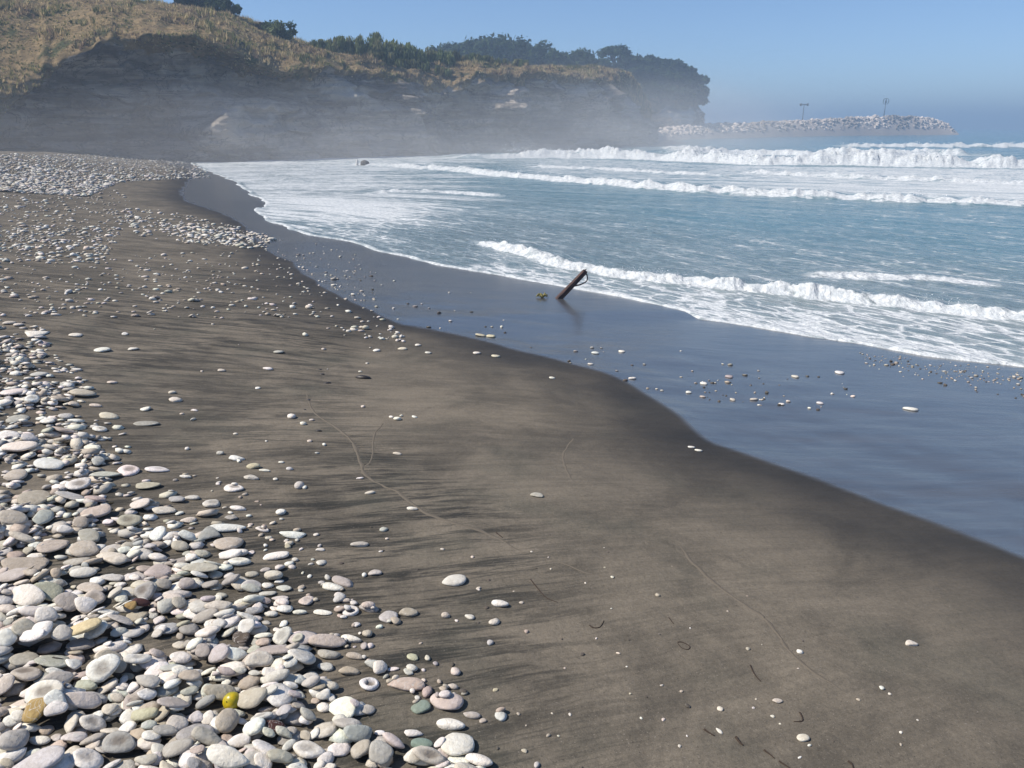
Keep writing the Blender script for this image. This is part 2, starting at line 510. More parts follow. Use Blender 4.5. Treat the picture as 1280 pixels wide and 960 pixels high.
def build_sand():
    az = np.radians(np.concatenate([np.arange(-95, -37, 2.5), np.arange(-37, 37, 0.21), np.arange(37, 110, 2.5)]))
    r = [0.15]
    while r[-1] < 120: r.append(r[-1] * 1.0108 + 0.001)
    X, Y = polar_grid(az, np.array(r))
    x, y = X.ravel(), Y.ravel()
    P = np.stack([x, y], -1)
    s = sdist(P, shore)[0]
    z = G(x, y, s)
    dW = -sdist(P, wetp)[0]
    dWn = dW + 0.05 * fbm(x * 1.3, y * 1.3, seed=21) * np.clip(np.hypot(x, y) / 8, .3, 2)
    wet = sstep(-0.05, 0.035, dWn)
    damp = np.exp(-(np.minimum(dWn, 0) / (0.95 + 0.45 * fbm(x * .7, y * .7, seed=33))) ** 2) * .9
    k = 0.42 * (1 - sstep(1.5, 7.5, y)) - 0.03
    flow = np.stack([x + 0.15 * fbm(x * .8, y * .8, seed=41), y - k * x + 0.05 * fbm(x * 1.1, y * 1.6, seed=43), 0 * x], -1)
    # streaks: strong beside the pebble bank, faint on the smooth swash fans to the right
    xb = np.interp(y, [1.4, 2, 3, 4, 5, 8], [.28, .20, .04, -.35, -.8, -1.8])
    right = sstep(-0.30, 0.40, x - xb + 0.35 * fbm(x * .9, y * .9, seed=51))
    stk = 1.0 - 0.74 * right
    stk = stk * (0.70 + 0.30 * sstep(-.4, .3, fbm(x * .5, y * .7, seed=55)))
    stk = np.where(np.hypot(x, y) > 14, stk * 0.75, stk)
    V = np.stack([x, y, z], -1)
    F = grid_faces(len(r), len(az), (s > -7).reshape(len(r), len(az)))
    at_ = {'wet': ('FLOAT', wet), 'damp': ('FLOAT', damp), 'streak': ('FLOAT', stk), 'flow': ('FLOAT_VECTOR', flow)}
    V, F, at_ = compact(V, F[:, ::-1], at_)
    o = obj('sand_beach', mesh_np('sand_beach', V, F, M_SAND, at_))
    tag(o, 'dark brown volcanic sand beach, wet and mirror-like along the surf', 'beach', kind='structure')
build_sand()

# ------------------------------------------------------------------ sea
def line_px(pts): return smooth_poly([on_plane(u, v) for u, v in pts], 3)

WAVES = [  # foot line, height, front width, back length, foam reach, roughness
    (line_px([(560,299),(600,307),(650,319),(690,332),(760,345),(860,356),(1000,371),(1100,382),(1200,393),(1280,402),(1450,424),(1700,460)]), .175, .20, .7, .20, .42),
    (line_px([(462,207),(520,211),(560,214),(640,222),(760,232),(900,242),(1050,249),(1200,255),(1280,258),(1500,265),(1800,275)]), .32, .5, 2.4, .8, .38),
    (line_px([(545,199),(640,198),(720,198),(800,200),(900,205),(1000,207),(1100,208),(1280,210),(1500,213)]), .75, 1.5, 5.0, 4.5, .40),
    (line_px([(1035,184.5),(1100,184),(1280,184.5),(1500,185)]), .55, 1.8, 6.0, 2.6, .35),
    (line_px([(815,186),(850,187),(905,187.5)]), .60, 1.5, 6.0, 2.5, .4),
    (line_px([(900,216),(1000,221),(1120,226),(1280,232),(1500,240)]), .22, .5, 2.0, 1.0, .45),
    (line_px([(840,196),(930,194),(1060,196),(1180,195),(1290,197)]), .70, 1.6, 6.0, 3.6, .5),
    (line_px([(640,209),(740,212),(860,219),(960,224)]), .16, .4, 1.8, .8, .45),
    (line_px([(990,345),(1070,349),(1160,352),(1290,362)]), .05, .2, .6, .5, .5),
    (line_px([(455,243),(520,240),(580,243),(640,248)]), .10, .4, 1.5, .5, .4),
]

def build_sea():
    az = np.radians(np.concatenate([np.arange(-34, 37, 0.105), np.arange(37, 100, 1.2)]))
    r = [4.0]
    while r[-1] < 3500:
        q = r[-1]
        r.append(q + (min(max(q * q / 2547 * 1.15, .03), .36) if q < 95 else (q * .012 if q < 180 else q * .05)))
    nr, nc = len(r), len(az)
    X, Y = polar_grid(az, np.array(r)); x, y = X.ravel(), Y.ravel()
    P = np.stack([x, y], -1)
    s, arc, _ = sdist(P, shore)
    # smooth along-shore / off-shore coordinates for ripples and foam
    dirn = np.array([-0.62, 0.78]); al = x * dirn[0] + y * dirn[1]; off = x * 0.78 + y * 0.62
    far = sstep(18, 60, np.hypot(x, y))
    # distant waves run nearly parallel to the horizon line seen from the beach
    al2 = x; off2 = y
    A = al * (1 - far) + al2 * far; O = off * (1 - far) + off2 * far
    deep = sstep(0.3, 6, -s)
    z = 0.035 * deep * fbm(A * .55, O * 1.5, seed=61, oct=4) + 0.09 * sstep(8, 40, -s) * fbm(A * .12, O * .38, seed=63, oct=3)
    z += 0.014 * fbm(A * 2.2, O * 4.5, seed=64, oct=3) * sstep(0.05, 1.0, -s)
    u, v = proj(x, y, 0 * x)
    F = np.full(x.shape, 0.30)
    F += 0.10 * fbm(A * .18, O * .35, seed=71)
    # swash sheet in front of the first wave and the wide foamy shallows to the left
    dA, arcA, LA = sdist(P, WAVES[0][0])
    frontA = sstep(.15, -.05, dA) * sstep(500, 640, u)
    F = np.maximum(F, frontA * (0.46 + 0.13 * sstep(700, 1100, u) + 0.14 * sstep(-1.2, -.2, s) + .10 * fbm(A * .9, O * 1.4, seed=70)))
    shallow = sstep(740, 420, u + (v - 250) * 1.0 + 130 * fbm(A * .3, O * .5, seed=72)) * sstep(0.0, 0.4, -s)
    F = np.maximum(F, (0.64 + 0.16 * fbm(A * .25, O * .5, seed=73)) * shallow)
    F = np.maximum(F, 0.60 * np.exp(-((u - 430) / 170) ** 2 - ((v - 262) / 30) ** 2) + 0.16)
    # between second and third breakers, and the white water to the right
    dB = sdist(P, WAVES[1][0])[0]; dC = sdist(P, WAVES[2][0])[0]
    inter = sstep(0.2, 2.0, dB) * sstep(0.0, 3.0, -dC) * sstep(520, 700, u)
    F = np.maximum(F, inter * (0.56 + 0.14 * sstep(800, 1100, u)))
    beyond = sstep(4, 9, dC) * sstep(40, 12, dC) * sstep(720, 950, u)
    F = np.maximum(F, 0.52 * beyond)
    F = np.where((dA > 2.0) & (dB < -1.0) & (u > 640), np.minimum(F, 0.37 + 0.08 * sstep(900, 1250, u) * sstep(300, 360, v) + .10 * fbm(A * .3, O * .8, seed=79)), F)
    F = np.where(dC > 45, 0.05, F)
    solid = np.zeros(x.shape)
    n_al = fbm(A * .9, O * .5, seed=81, oct=3)
    for wi, (pl, H, wf, bk, reach, rg) in enumerate(WAVES):
        d, ar, L = sdist(P, pl)
        m = np.abs(d) < 6 * bk + reach
        wob = 0.55 * wf * fbm(ar * (.55 / max(wf, .3)), 0 * ar + wi, seed=90 + wi, oct=3)
        d = d + wob
        ends = 0.6 + 0.4 * sstep(0, .06 * L + .01, ar) if wi == 1 else sstep(0, .12 * L + .01, ar)
        if wi in (4, 6, 7, 8, 9): ends = ends * sstep(L, .75 * L, ar)
        hm = H * (0.80 + 0.62 * fbm(ar * (.42 / H), 0 * ar, seed=95 + wi, oct=4)) * ends
        prof = np.where(d < wf, sstep(-0.02, wf, d), np.exp(-np.maximum(d - wf, 0) / bk))
        prof = np.where(m, prof, 0)
        fm = sstep(-0.10, 0.02, d) * sstep(reach + wf * 1.2, wf * 0.7 + reach * 0.25, d + .5 * reach * fbm(ar * (.8 / reach), d / reach, seed=101 + wi)) * ends
        fm = np.where(m, fm, 0)
        lump = fbm(x * (1.3 / H ** .7), y * (1.3 / H ** .7), seed=111 + wi, oct=6, gain=.6)
        lump2 = np.abs(fbm(x * (3.6 / H ** .7), y * (3.6 / H ** .7), seed=121 + wi, oct=2))
        z = z + prof * hm + fm * hm * rg * (lump * 1.25 - lump2 * 0.9 + .1) * sstep(-.1, wf * .6, d)
        solid = np.maximum(solid, fm * np.clip(0.74 + 1.5 * lump, 0, 1))
        F = np.maximum(F, 0.55 * np.exp(-np.maximum(d - wf, 0) / (bk * .8)) * ends * m * (d > -.1) * (0.6 if wi == 0 else 1))
        F = np.maximum(F, 0.8 * fm)
    r_ = np.random.default_rng(140)
    DV, DF = ICO[1]; dv, df = [], []; nd = 0
    for wi, cnt_, rad_ in ((0, 1500, .0035), (1, 1500, .010), (2, 1800, .020), (3, 500, .03)):
        pl, H, wf = WAVES[wi][:3]
        seg = np.linalg.norm(np.diff(pl, axis=0), axis=1); cum = np.concatenate([[0], np.cumsum(seg)])
        q = r_.uniform(.05, .75, cnt_) * cum[-1]
        keep = r_.random(cnt_) < sstep(-.2, .4, fbm(q * (.6 / H), 0 * q, seed=95 + wi, oct=4))
        q = q[keep]
        px_, py_ = np.interp(q, cum, pl[:, 0]), np.interp(q, cum, pl[:, 1])
        i = np.clip(np.searchsorted(cum, q) - 1, 0, len(seg) - 1)
        tx, ty = (pl[i + 1] - pl[i]).T / seg[i]
        o = wf * r_.uniform(.3, 1.5, len(q))
        zz = H * (.7 + np.abs(r_.normal(0, .28, len(q))))
        rr = rad_ * r_.lognormal(0, .4, len(q))
        for a_, b_, c_, e_ in zip(px_ - ty * o, py_ + tx * o, zz, rr):
            dv.append(DV * e_ + np.array([a_, b_, c_])); df.append(DF + nd); nd += len(DV)
    t = NT('spray_drops'); t.set(Base_Color=(.8, .82, .83), Roughness=.4)
    o = obj('spray_drops', mesh_np('spray_drops', np.concatenate(dv), np.concatenate(df), t.m))
    tag(o, 'white droplets thrown up along the breaking waves', 'spray', kind='stuff')
    edge_n = 0.10 * fbm(arc * .8, 0 * arc, seed=131, oct=4) * np.clip(np.hypot(x, y) / 10, .6, 3)
    se = s + edge_n
    gz = G(x, y, s)
    film = gz + 0.030 + 0.02 * fbm(x * 2.2, y * 2.2, seed=133) - 0.16 * sstep(-0.10, 0.16, se)
    z = np.where(s > -2.2, np.maximum(z - 0.06 * sstep(-.25, .1, se), film), z)
    lip = sstep(-0.17 - .15 * sstep(12, 30, np.hypot(x, y)), -0.04, se) * (0.45 + 0.8 * sstep(-.3, .3, fbm(arc * 1.4, se * 4, seed=135)))
    solid = np.maximum(solid, lip * sstep(.4, .1, se))
    silt = np.clip(sstep(-14, -1, s) * 0.8 + .2 * fbm(A * .2, O * .2, seed=137), 0, 1)
    V = np.stack([x, y, z], -1)
    Fc = grid_faces(nr, nc, (s < 0.45).reshape(nr, nc))
    at_ = {'foam': ('FLOAT', np.clip(F, 0, 1)), 'solid': ('FLOAT', np.clip(solid, 0, 1)), 'silt': ('FLOAT', silt),
           'shore': ('FLOAT_VECTOR', np.stack([A, O, 0 * A], -1))}
    V, Fc, at_ = compact(V, Fc[:, ::-1], at_)
    o = obj('sea', mesh_np('sea', V, Fc, M_SEA, at_))
    tag(o, 'grey blue sea with rows of white breaking waves and foam', 'sea', kind='structure')
build_sea()

# ------------------------------------------------------------------ cliff and headland
def interp_cols(tab, n):
    tab = np.array(tab, float)
    p = smooth_poly(tab, max(2, n // (len(tab) - 1)))
    return p

def build_cliff(name, tab, n, rows, back, seed, alcove=False, amp=1.0, pale_fun=None, label=''):
    T = interp_cols(tab, n)
    u, Yb, vr, sb, vc, Yc = T.T
    nc = len(T)
    base = np.stack([at(a, 480, b) for a, b in zip(u, Yb)]); 
    a_, f_, d_ = ray(u, 480)
    # base x from the column's pixel at sea level
    dep = Yb * CP + CAM_Z * SP
    base = np.stack([(u - 640) / FPX * dep, Yb, np.full(nc, -1.2)], -1)
    rim = np.stack([at(a, b, c) for a, b, c in zip(u, vr, Yb + sb)])
    crest = np.stack([at(a, b, c) for a, b, c in zip(u, vc, Yc)])
    tang = np.gradient(base[:, :2], axis=0); tang /= np.linalg.norm(tang, axis=1)[:, None]
    nrm = np.stack([tang[:, 1], -tang[:, 0]], -1)     # towards the sea / camera
    rows_r, rows_c, rows_b = rows
    arc = np.concatenate([[0], np.cumsum(np.linalg.norm(np.diff(base[:, :2], axis=0), axis=1))])
    V = []; gr = []; pale = []
    for k in range(rows_r):
        h = k / (rows_r - 1)
        p = base * (1 - h) + rim * h
        foot = 1.6 * (1 - h) ** 3
        zz = p[:, 2]
        dsp = amp * (2.3 * fbm(arc * .09, zz * .13, seed=seed) + 1.25 * fbm(arc * .30, zz * .45, seed=seed + 1)
                     + 0.75 * np.abs(fbm(arc * .22, (zz + .10 * arc) * .9, seed=seed + 2)) + 0.65 * fbm(arc * .25, (zz - .05 * arc) * 1.5, seed=seed + 4) - 0.9 * sstep(.97, .82, h) * sstep(.35, 0.0, np.abs(fbm(arc * .16, (zz + .16 * arc) * .35, seed=seed + 5)) * 3) + 0.30 * fbm(arc * 1.1, zz * 1.3, seed=seed + 3))
        but = fbm(arc * .17 + .05 * zz, zz * .05, seed=seed + 30, oct=2)
        dsp = dsp + foot + amp * 2.2 * (1 - np.abs(but) * 2.2) * (.25 + .75 * sstep(1.0, .75, h)) - amp * .8
        if alcove:
            # shaded hollow under the grass lip, and the rounded rib of rock right of it
            ctr = np.interp(u, [-100, 0, 60, 130, 200, 260, 300, 340, 400, 420], [.45, .5, .55, .55, .60, .70, .78, .82, .84, .84])
            wid = np.interp(u, [-100, 0, 60, 130, 200, 260, 300, 340, 400, 420], [.2, .30, .42, .46, .42, .28, .20, .15, .10, .06])
            dep_ = np.interp(u, [-150, -40, 40, 130, 230, 300, 390, 430], [0, .6, 2.6, 4.2, 4.2, 2.6, 1.2, 0])
            dsp = dsp - dep_ * sstep(1.15, .45, np.abs(h - ctr) / wid)
            rib = np.exp(-((u - 290 - 30 * (1 - h)) / 70) ** 2) * sstep(.80, .55, h) * 3.6
            dsp = dsp + rib
            dsp = dsp + 0.55 * sstep(.93, .98, h) * sstep(30, 130, u) * sstep(420, 300, u)
        q = p.copy(); q[:, :2] += nrm * (dsp * (1 - 0.25 * sstep(.9, 1, h)))[:, None]
        q[:, 2] += h * (0.5 * fbm(arc * .35, h * 3, seed=seed + 7) + .35 * fbm(arc * 1.3, h * 5, seed=seed + 8))
        V.append(q); 
        lean = sstep(.84, 1.0, h + .12 * fbm(arc * .2, h * 2, seed=seed + 9) + .08 * fbm(arc * .9, h * 9, seed=seed + 10))
        left = sstep(130, -60, u) * sstep(.55, .9, h) if alcove else 0
        gr.append(np.clip(lean * .85 + left * .6, 0, 1))
        pale.append(pale_fun(u, h, arc, zz) if pale_fun else np.clip(sstep(.35, .6, fbm(arc * .12, zz * .3, seed=seed + 12)) * .5, 0, 1))
    last = V[-1]
    for k in range(1, rows_c):
        h = k / (rows_c - 1)
        hh = h ** 0.8
        p = last * (1 - h) + crest * h
        p[:, 2] = last[:, 2] * (1 - hh) + crest[:, 2] * hh
        p[:, 2] += (0.55 * fbm(arc * .22, h * 4, seed=seed + 20) + 0.30 * fbm(arc * .8, h * 12, seed=seed + 21)) * math.sin(math.pi * min(h * 1.0, .85))
        V.append(p); gr.append(np.ones(nc)); pale.append(np.zeros(nc))
    for k in range(1, rows_b):
        h = k / (rows_b - 1)
        p = V[rows_r + rows_c - 2].copy()
        p[:, 1] += back * h; p[:, 2] += 0.9 * math.sin(h * 2.5) - 3 * h * h
        p[:, 2] += 0.5 * fbm(arc * .2, h * 6, seed=seed + 22) * h
        V.append(p); gr.append(np.ones(nc)); pale.append(np.zeros(nc))
    V = np.array(V); nr = len(V)
    Fc = grid_faces(nr, nc)
    me = mesh_np(name, V.reshape(-1, 3), Fc, M_CLIFF, {'grass': ('FLOAT', np.array(gr).ravel()), 'pale': ('FLOAT', np.array(pale).ravel())})
    o = obj(name, me)
    tag(o, label, 'cliff', kind='structure')
    return V, np.array(gr), (rows_r, rows_c, rows_b), u

CL_TAB = [(-330,34,178,1.5,-10,56),(-220,42,165,2,-30,64),(-100,50,140,2,-45,72),(0,57,112,2,-28,76),(60,60,82,1,-16,78),(130,63,55,0,-5,80),(200,65,45,0,5,80),(270,67,54,0,17,80),
          (330,69,78,.5,41,80),(390,71,87,1.5,60,82),(450,74,84,2,70,84),(520,78,96,3,75,90),(555,81,110,3.5,80,92),(600,86,93,3,78,98),
          (650,92,92,3,84,104),(700,100,94,3,85,114),(750,110,100,3,85,124),(785,122,112,3,92,134),(806,134,136,3,118,142),(814,150,150,3,138,158)]
cliffV, cliffG, cliffR, cliffU = build_cliff('cliff', CL_TAB, 460, (130, 46, 10), 45, 200, True, 1.0, None, 'layered grey sea cliff with shaded hollow under a dry grass slope')

def headland_pale(u, h, arc, zz):
    n = fbm(arc * .10, zz * .16, seed=350)
    return sstep(.10, .30, n) * sstep(.95, .7, h) * sstep(.05, .2, h)
HL_TAB = [(470,150,135,3,88,180),(560,160,132,3,84,190),(650,170,130,3,82,196),(720,178,132,3,84,204),(780,184,136,3,92,210),(815,187,136,3,92,214),
          (838,190,134,3,96,214),(855,194,130,3,104,214),(864,202,128,2,112,217),(869,214,132,2,122,224),(871,230,140,2,134,237)]
headV, headG, headR, headU = build_cliff('headland', HL_TAB, 150, (50, 20, 8), 80, 300, False, 0.9, headland_pale, 'far wooded headland with patches of pale bare rock')

# land behind the beach up to the cliff foot is covered by the sand sheet; talus boulders at the foot
def stone_shape(r_, sub, a, b, c, planes=5, sharp=6.0, bumpy=0.06, dimple=0.0):
    """pebble: ellipsoid worn down on a few random planes; local z is its thickness"""
    N, F = ICO[sub]
    n = N.copy()
    e = np.ones(len(n))
    vals = [e]
    for _ in range(planes):
        p = r_.normal(size=3); p[2] *= 0.45; p /= np.linalg.norm(p)
        d = r_.uniform(0.70, 0.95)
        dt = n @ p
        vals.append(np.where(dt > 0.05, d / np.maximum(dt, 0.05), 20.0))
    vals = np.array(vals)
    rr = -np.log(np.exp(-sharp * np.minimum(vals, 6)).sum(0)) / sharp
    sd = int(r_.integers(0, 9999))
    if sub > 1: rr = rr * (1 + bumpy * fbm(n[:, 0] * 1.3 + sd, n[:, 1] * 1.3, n[:, 2] * 1.3, oct=3, seed=sd))
    # egg / kidney asymmetry
    eg = r_.uniform(-.18, .18); kd = r_.uniform(-.15, .15)
    P = n * rr[:, None]
    P[:, 1] *= 1 + eg * P[:, 0]
    P[:, 1] += kd * P[:, 0] ** 2
    top = np.sign(P[:, 2]) * np.abs(P[:, 2]) ** r_.uniform(.75, 1.0)
    P[:, 2] = top
    dirt = np.zeros(len(n))
    if dimple > 0:
        rad = np.hypot(P[:, 0] - r_.uniform(-.12, .12), P[:, 1] - r_.uniform(-.12, .12))
        dd = sstep(.62, .30, rad + .10 * fbm(n[:, 0] * 3 + sd, n[:, 1] * 3, seed=sd + 4)) * (P[:, 2] > 0)
        P[:, 2] -= dd * dimple * 1.3
        dirt = dd
    mx = np.abs(P).max(0)
    P = P / mx * np.array([a, b, c])
    return P, F, dirt

def boulder(name, loc, size, seed, col, label, group=None, sub=2, cat='rock'):
    r_ = np.random.default_rng(seed)
    P, F, _ = stone_shape(r_, sub, *size, planes=9, sharp=12, bumpy=.14)
    me = mesh_np(name, P, F, M_PEB, {'col': ('FLOAT_COLOR', col4(col, len(P))), 'dirt': ('FLOAT', np.zeros(len(P))), 'vein': ('FLOAT', np.zeros(len(P)))}, smooth=False)
    o = obj(name, me, None, loc); o.rotation_euler = (r_.uniform(-.2, .2), r_.uniform(-.2, .2), r_.uniform(0, 6))
    tag(o, label, cat, group)
    return o
p = on_plane(456, 206.5)
boulder('surf_rock', (p[0], p[1], .10), (.34, .3, .26), 5, (.06, .055, .05), 'dark rock standing in the surf where the long breaker ends', sub=3)
p = on_plane(446.5, 206.5)
boulder('white_rock', (p[0], p[1], .14), (.10, .10, .28), 6, (.74, .74, .72), 'small upright white rock beside the dark rock in the surf', sub=3)

# breakwater of pale boulders far out
def build_breakwater():
    root = empty('breakwater', (0, 0, 0))
    pts_u = [808, 860, 920, 980, 1030, 1065, 1120, 1160, 1182]
    pts_v = [163, 159.5, 155.5, 153, 150.5, 147.5, 145.5, 148, 156]
    Yd = [172, 190, 212, 236, 254, 266, 280, 288, 290]
    n = 90
    uu = np.linspace(pts_u[0], pts_u[-1], n); vv = np.interp(uu, pts_u, pts_v); YY = np.interp(uu, pts_u, Yd)
    crest = np.array([at(a, b, c) for a, b, c in zip(uu, vv, YY)])
    crest[:, 2] += .4 * fbm(np.arange(n) * .4, 0 * np.arange(n), seed=400)
    prof = [(-11, -2.0), (-6.5, .35), (-2.2, .92), (0, 1.0), (2.2, .92), (7, .3), (11, -2.0)]
    V = []
    for dy, k in prof:
        q = crest.copy(); q[:, 1] += dy; q[:, 0] += -dy * .12
        q[:, 2] = np.where(k < 0, k, crest[:, 2] * k); V.append(q)
    V = np.array(V); F = grid_faces(len(prof), n)
    npt = len(V.reshape(-1, 3))
    at_ = {'col': ('FLOAT_COLOR', col4((.50, .45, .41), npt)), 'dirt': ('FLOAT', np.zeros(npt)), 'vein': ('FLOAT', np.zeros(npt))}
    obj('core', mesh_np('core', V.reshape(-1, 3), F, M_PEB, at_), root)
    r_ = np.random.default_rng(401)
    Vs, Fs, Cs = [], [], []; off = 0
    for i in range(1700):
        k = r_.uniform(0, n - 1.01); i0 = int(k); f = k - i0
        c = crest[i0] * (1 - f) + crest[i0 + 1] * f
        dy = r_.uniform(-9.4, 3)
        z = np.interp(dy, [q[0] for q in prof], [q[1] for q in prof]); z = z * c[2] if z > 0 else z
        sz = r_.uniform(.30, .85)
        P, Fi, _ = stone_shape(r_, 1, sz, sz * r_.uniform(.6, 1), sz * r_.uniform(.5, .9), planes=6, sharp=14, bumpy=.1)
        an = r_.uniform(0, 6.28); ca, sa = math.cos(an), math.sin(an)
        P = np.stack([P[:, 0] * ca - P[:, 1] * sa, P[:, 0] * sa + P[:, 1] * ca, P[:, 2]], -1) + np.array([c[0], c[1] + dy, z + .15])
        Vs.append(P); Fs.append(Fi + off); off += len(P)
        pale = 0.45 + .55 * sstep(.2, .8, vnoise(k * .12, 3.0, seed=402) * .5 + .5)
        Cs.append(col4(np.array((.78, .70, .64)) * r_.uniform(.65, 1.1) * pale, len(P)))
    V = np.concatenate(Vs)
    ob = obj('boulders', mesh_np('boulders', V, np.concatenate(Fs), M_PEB, {'col': ('FLOAT_COLOR', np.concatenate(Cs)), 'dirt': ('FLOAT', np.zeros(len(V))), 'vein': ('FLOAT', np.zeros(len(V)))}, smooth=False), root)
    ob['kind'] = 'stuff'
    tag(root, 'long low breakwater of pale boulders out beyond the headland', 'breakwater')
    return crest, uu
bw_crest, bw_u = build_breakwater()

M_STEEL = mat_plain('painted_steel', (0.10, 0.11, 0.12), 0.5, 0.4)
def mast(u, vtop, cage, label):
    i = int(np.argmin(abs(bw_u - u))); c = bw_crest[i]
    top = at(u, vtop, c[1]); h = top[2] - c[2] + .6
    root = empty('beacon_mast', (top[0], c[1], c[2] - .6))
    V, F = tube([(0, 0, 0), (0, 0, h * .5), (0, 0, h - .6)], [.16, .12, .09], 8)
    obj('pole', py_mesh('pole', V, F, M_STEEL), root)
    V, F = tube([(0, 0, 0), (0, 0, .55), (0, 0, .6)], [.5, .5, .3], 10)
    obj('footing', py_mesh('footing', V, F, M_STEEL), root)
    if cage:
        for k in range(3):
            an = k * math.pi / 3
            path = [(math.cos(an) * 1.0 * math.cos(q), math.sin(an) * 1.0 * math.cos(q), h + .1 + 1.0 * math.sin(q)) for q in np.linspace(-1.5, 4.7, 17)]
            V, F = tube(path, [.07] * len(path), 6)
            obj('hoop', py_mesh('hoop', V, F, M_STEEL), root)
        V, F = tube([(0, 0, h - .6), (0, 0, h - .1), (0, 0, h + .25), (0, 0, h + .4)], [.12, .32, .32, .1], 10)
        obj('lamp', py_mesh('lamp', V, F, M_STEEL), root)
    else:
        V, F = tube([(-1.3, 0, h - .5), (0, 0, h - .35), (1.3, 0, h - .5)], [.13, .2, .13], 8)
        obj('crossarm', py_mesh('crossarm', V, F, M_STEEL), root)
        for sx in (-1.0, 1.0):
            V, F = tube([(sx, 0, h - .75), (sx, 0, h - .45), (sx, 0, h - .1), (sx, 0, h)], [.2, .42, .3, .08], 10)
            obj('lamp', py_mesh('lamp', V, F, M_STEEL), root)
    tag(root, label, 'mast')
mast(1005.5, 129, False, 'slim mast with two lamps on a crossarm on the breakwater')
mast(1107.5, 127, True, 'slim mast topped by a round open cage on the breakwater')

# ------------------------------------------------------------------ vegetation
allhill = np.concatenate([cliffV[cliffR[0] - 8:].reshape(-1, 3), headV[headR[0] - 8:].reshape(-1, 3)])
allhill_c = cliffV[cliffR[0] - 8:].reshape(-1, 3); allhill_h = headV[headR[0] - 8:].reshape(-1, 3)
def hill_z(x, y, hill):
    d = (hill[:, 0] - x) ** 2 + (hill[:, 1] - y) ** 2
    i = np.argpartition(d, 4)[:4]
    w = 1 / (d[i] + .05)
    return float((hill[i, 2] * w).sum() / w.sum())

def leaf_cloud(r_, centers, radii, n, size, cols, flat=0.75, elong=1.6, upright=0.0):
    k = r_.integers(0, len(centers), n)
    d = r_.normal(size=(n, 3)); d /= np.linalg.norm(d, axis=1)[:, None]
    rad = r_.random(n) ** .42 * np.where(r_.random(n) < .16, r_.uniform(1.0, 1.5, n), 1.0)
    P = centers[k] + d * (rad * radii[k])[:, None] * np.array([1, 1, flat])
    a = r_.normal(size=(n, 3)) * (1 - upright) + np.array([0, 0, 1.6]) * upright; a /= np.linalg.norm(a, axis=1)[:, None]
    nb = d * .8 + np.array([0, 0, .5]) + r_.normal(size=(n, 3)) * .5
    b = np.cross(a, nb); b /= np.linalg.norm(b, axis=1)[:, None] + 1e-9
    s = size * r_.uniform(.6, 1.35, n)[:, None]
    V = np.stack([P - a * s * elong / 2, P + b * s / 2, P + a * s * elong / 2, P - b * s / 2], 1).reshape(-1, 3)
    F = np.arange(4 * n).reshape(n, 4)
    ck = r_.integers(0, len(cols), len(centers))
    c = np.array(cols)[ck[k]] * r_.uniform(.7, 1.3, n)[:, None]
    return V, F, np.repeat(np.concatenate([c, np.ones((n, 1))], 1), 4, axis=0)

DARK = [(.036, .064, .030), (.048, .082, .036), (.062, .095, .040), (.030, .052, .028)]
MID = [(.165, .200, .085), (.195, .220, .098), (.135, .170, .072), (.215, .215, .110)]
DRYG = [(.150, .140, .065), (.115, .120, .055), (.085, .098, .042)]

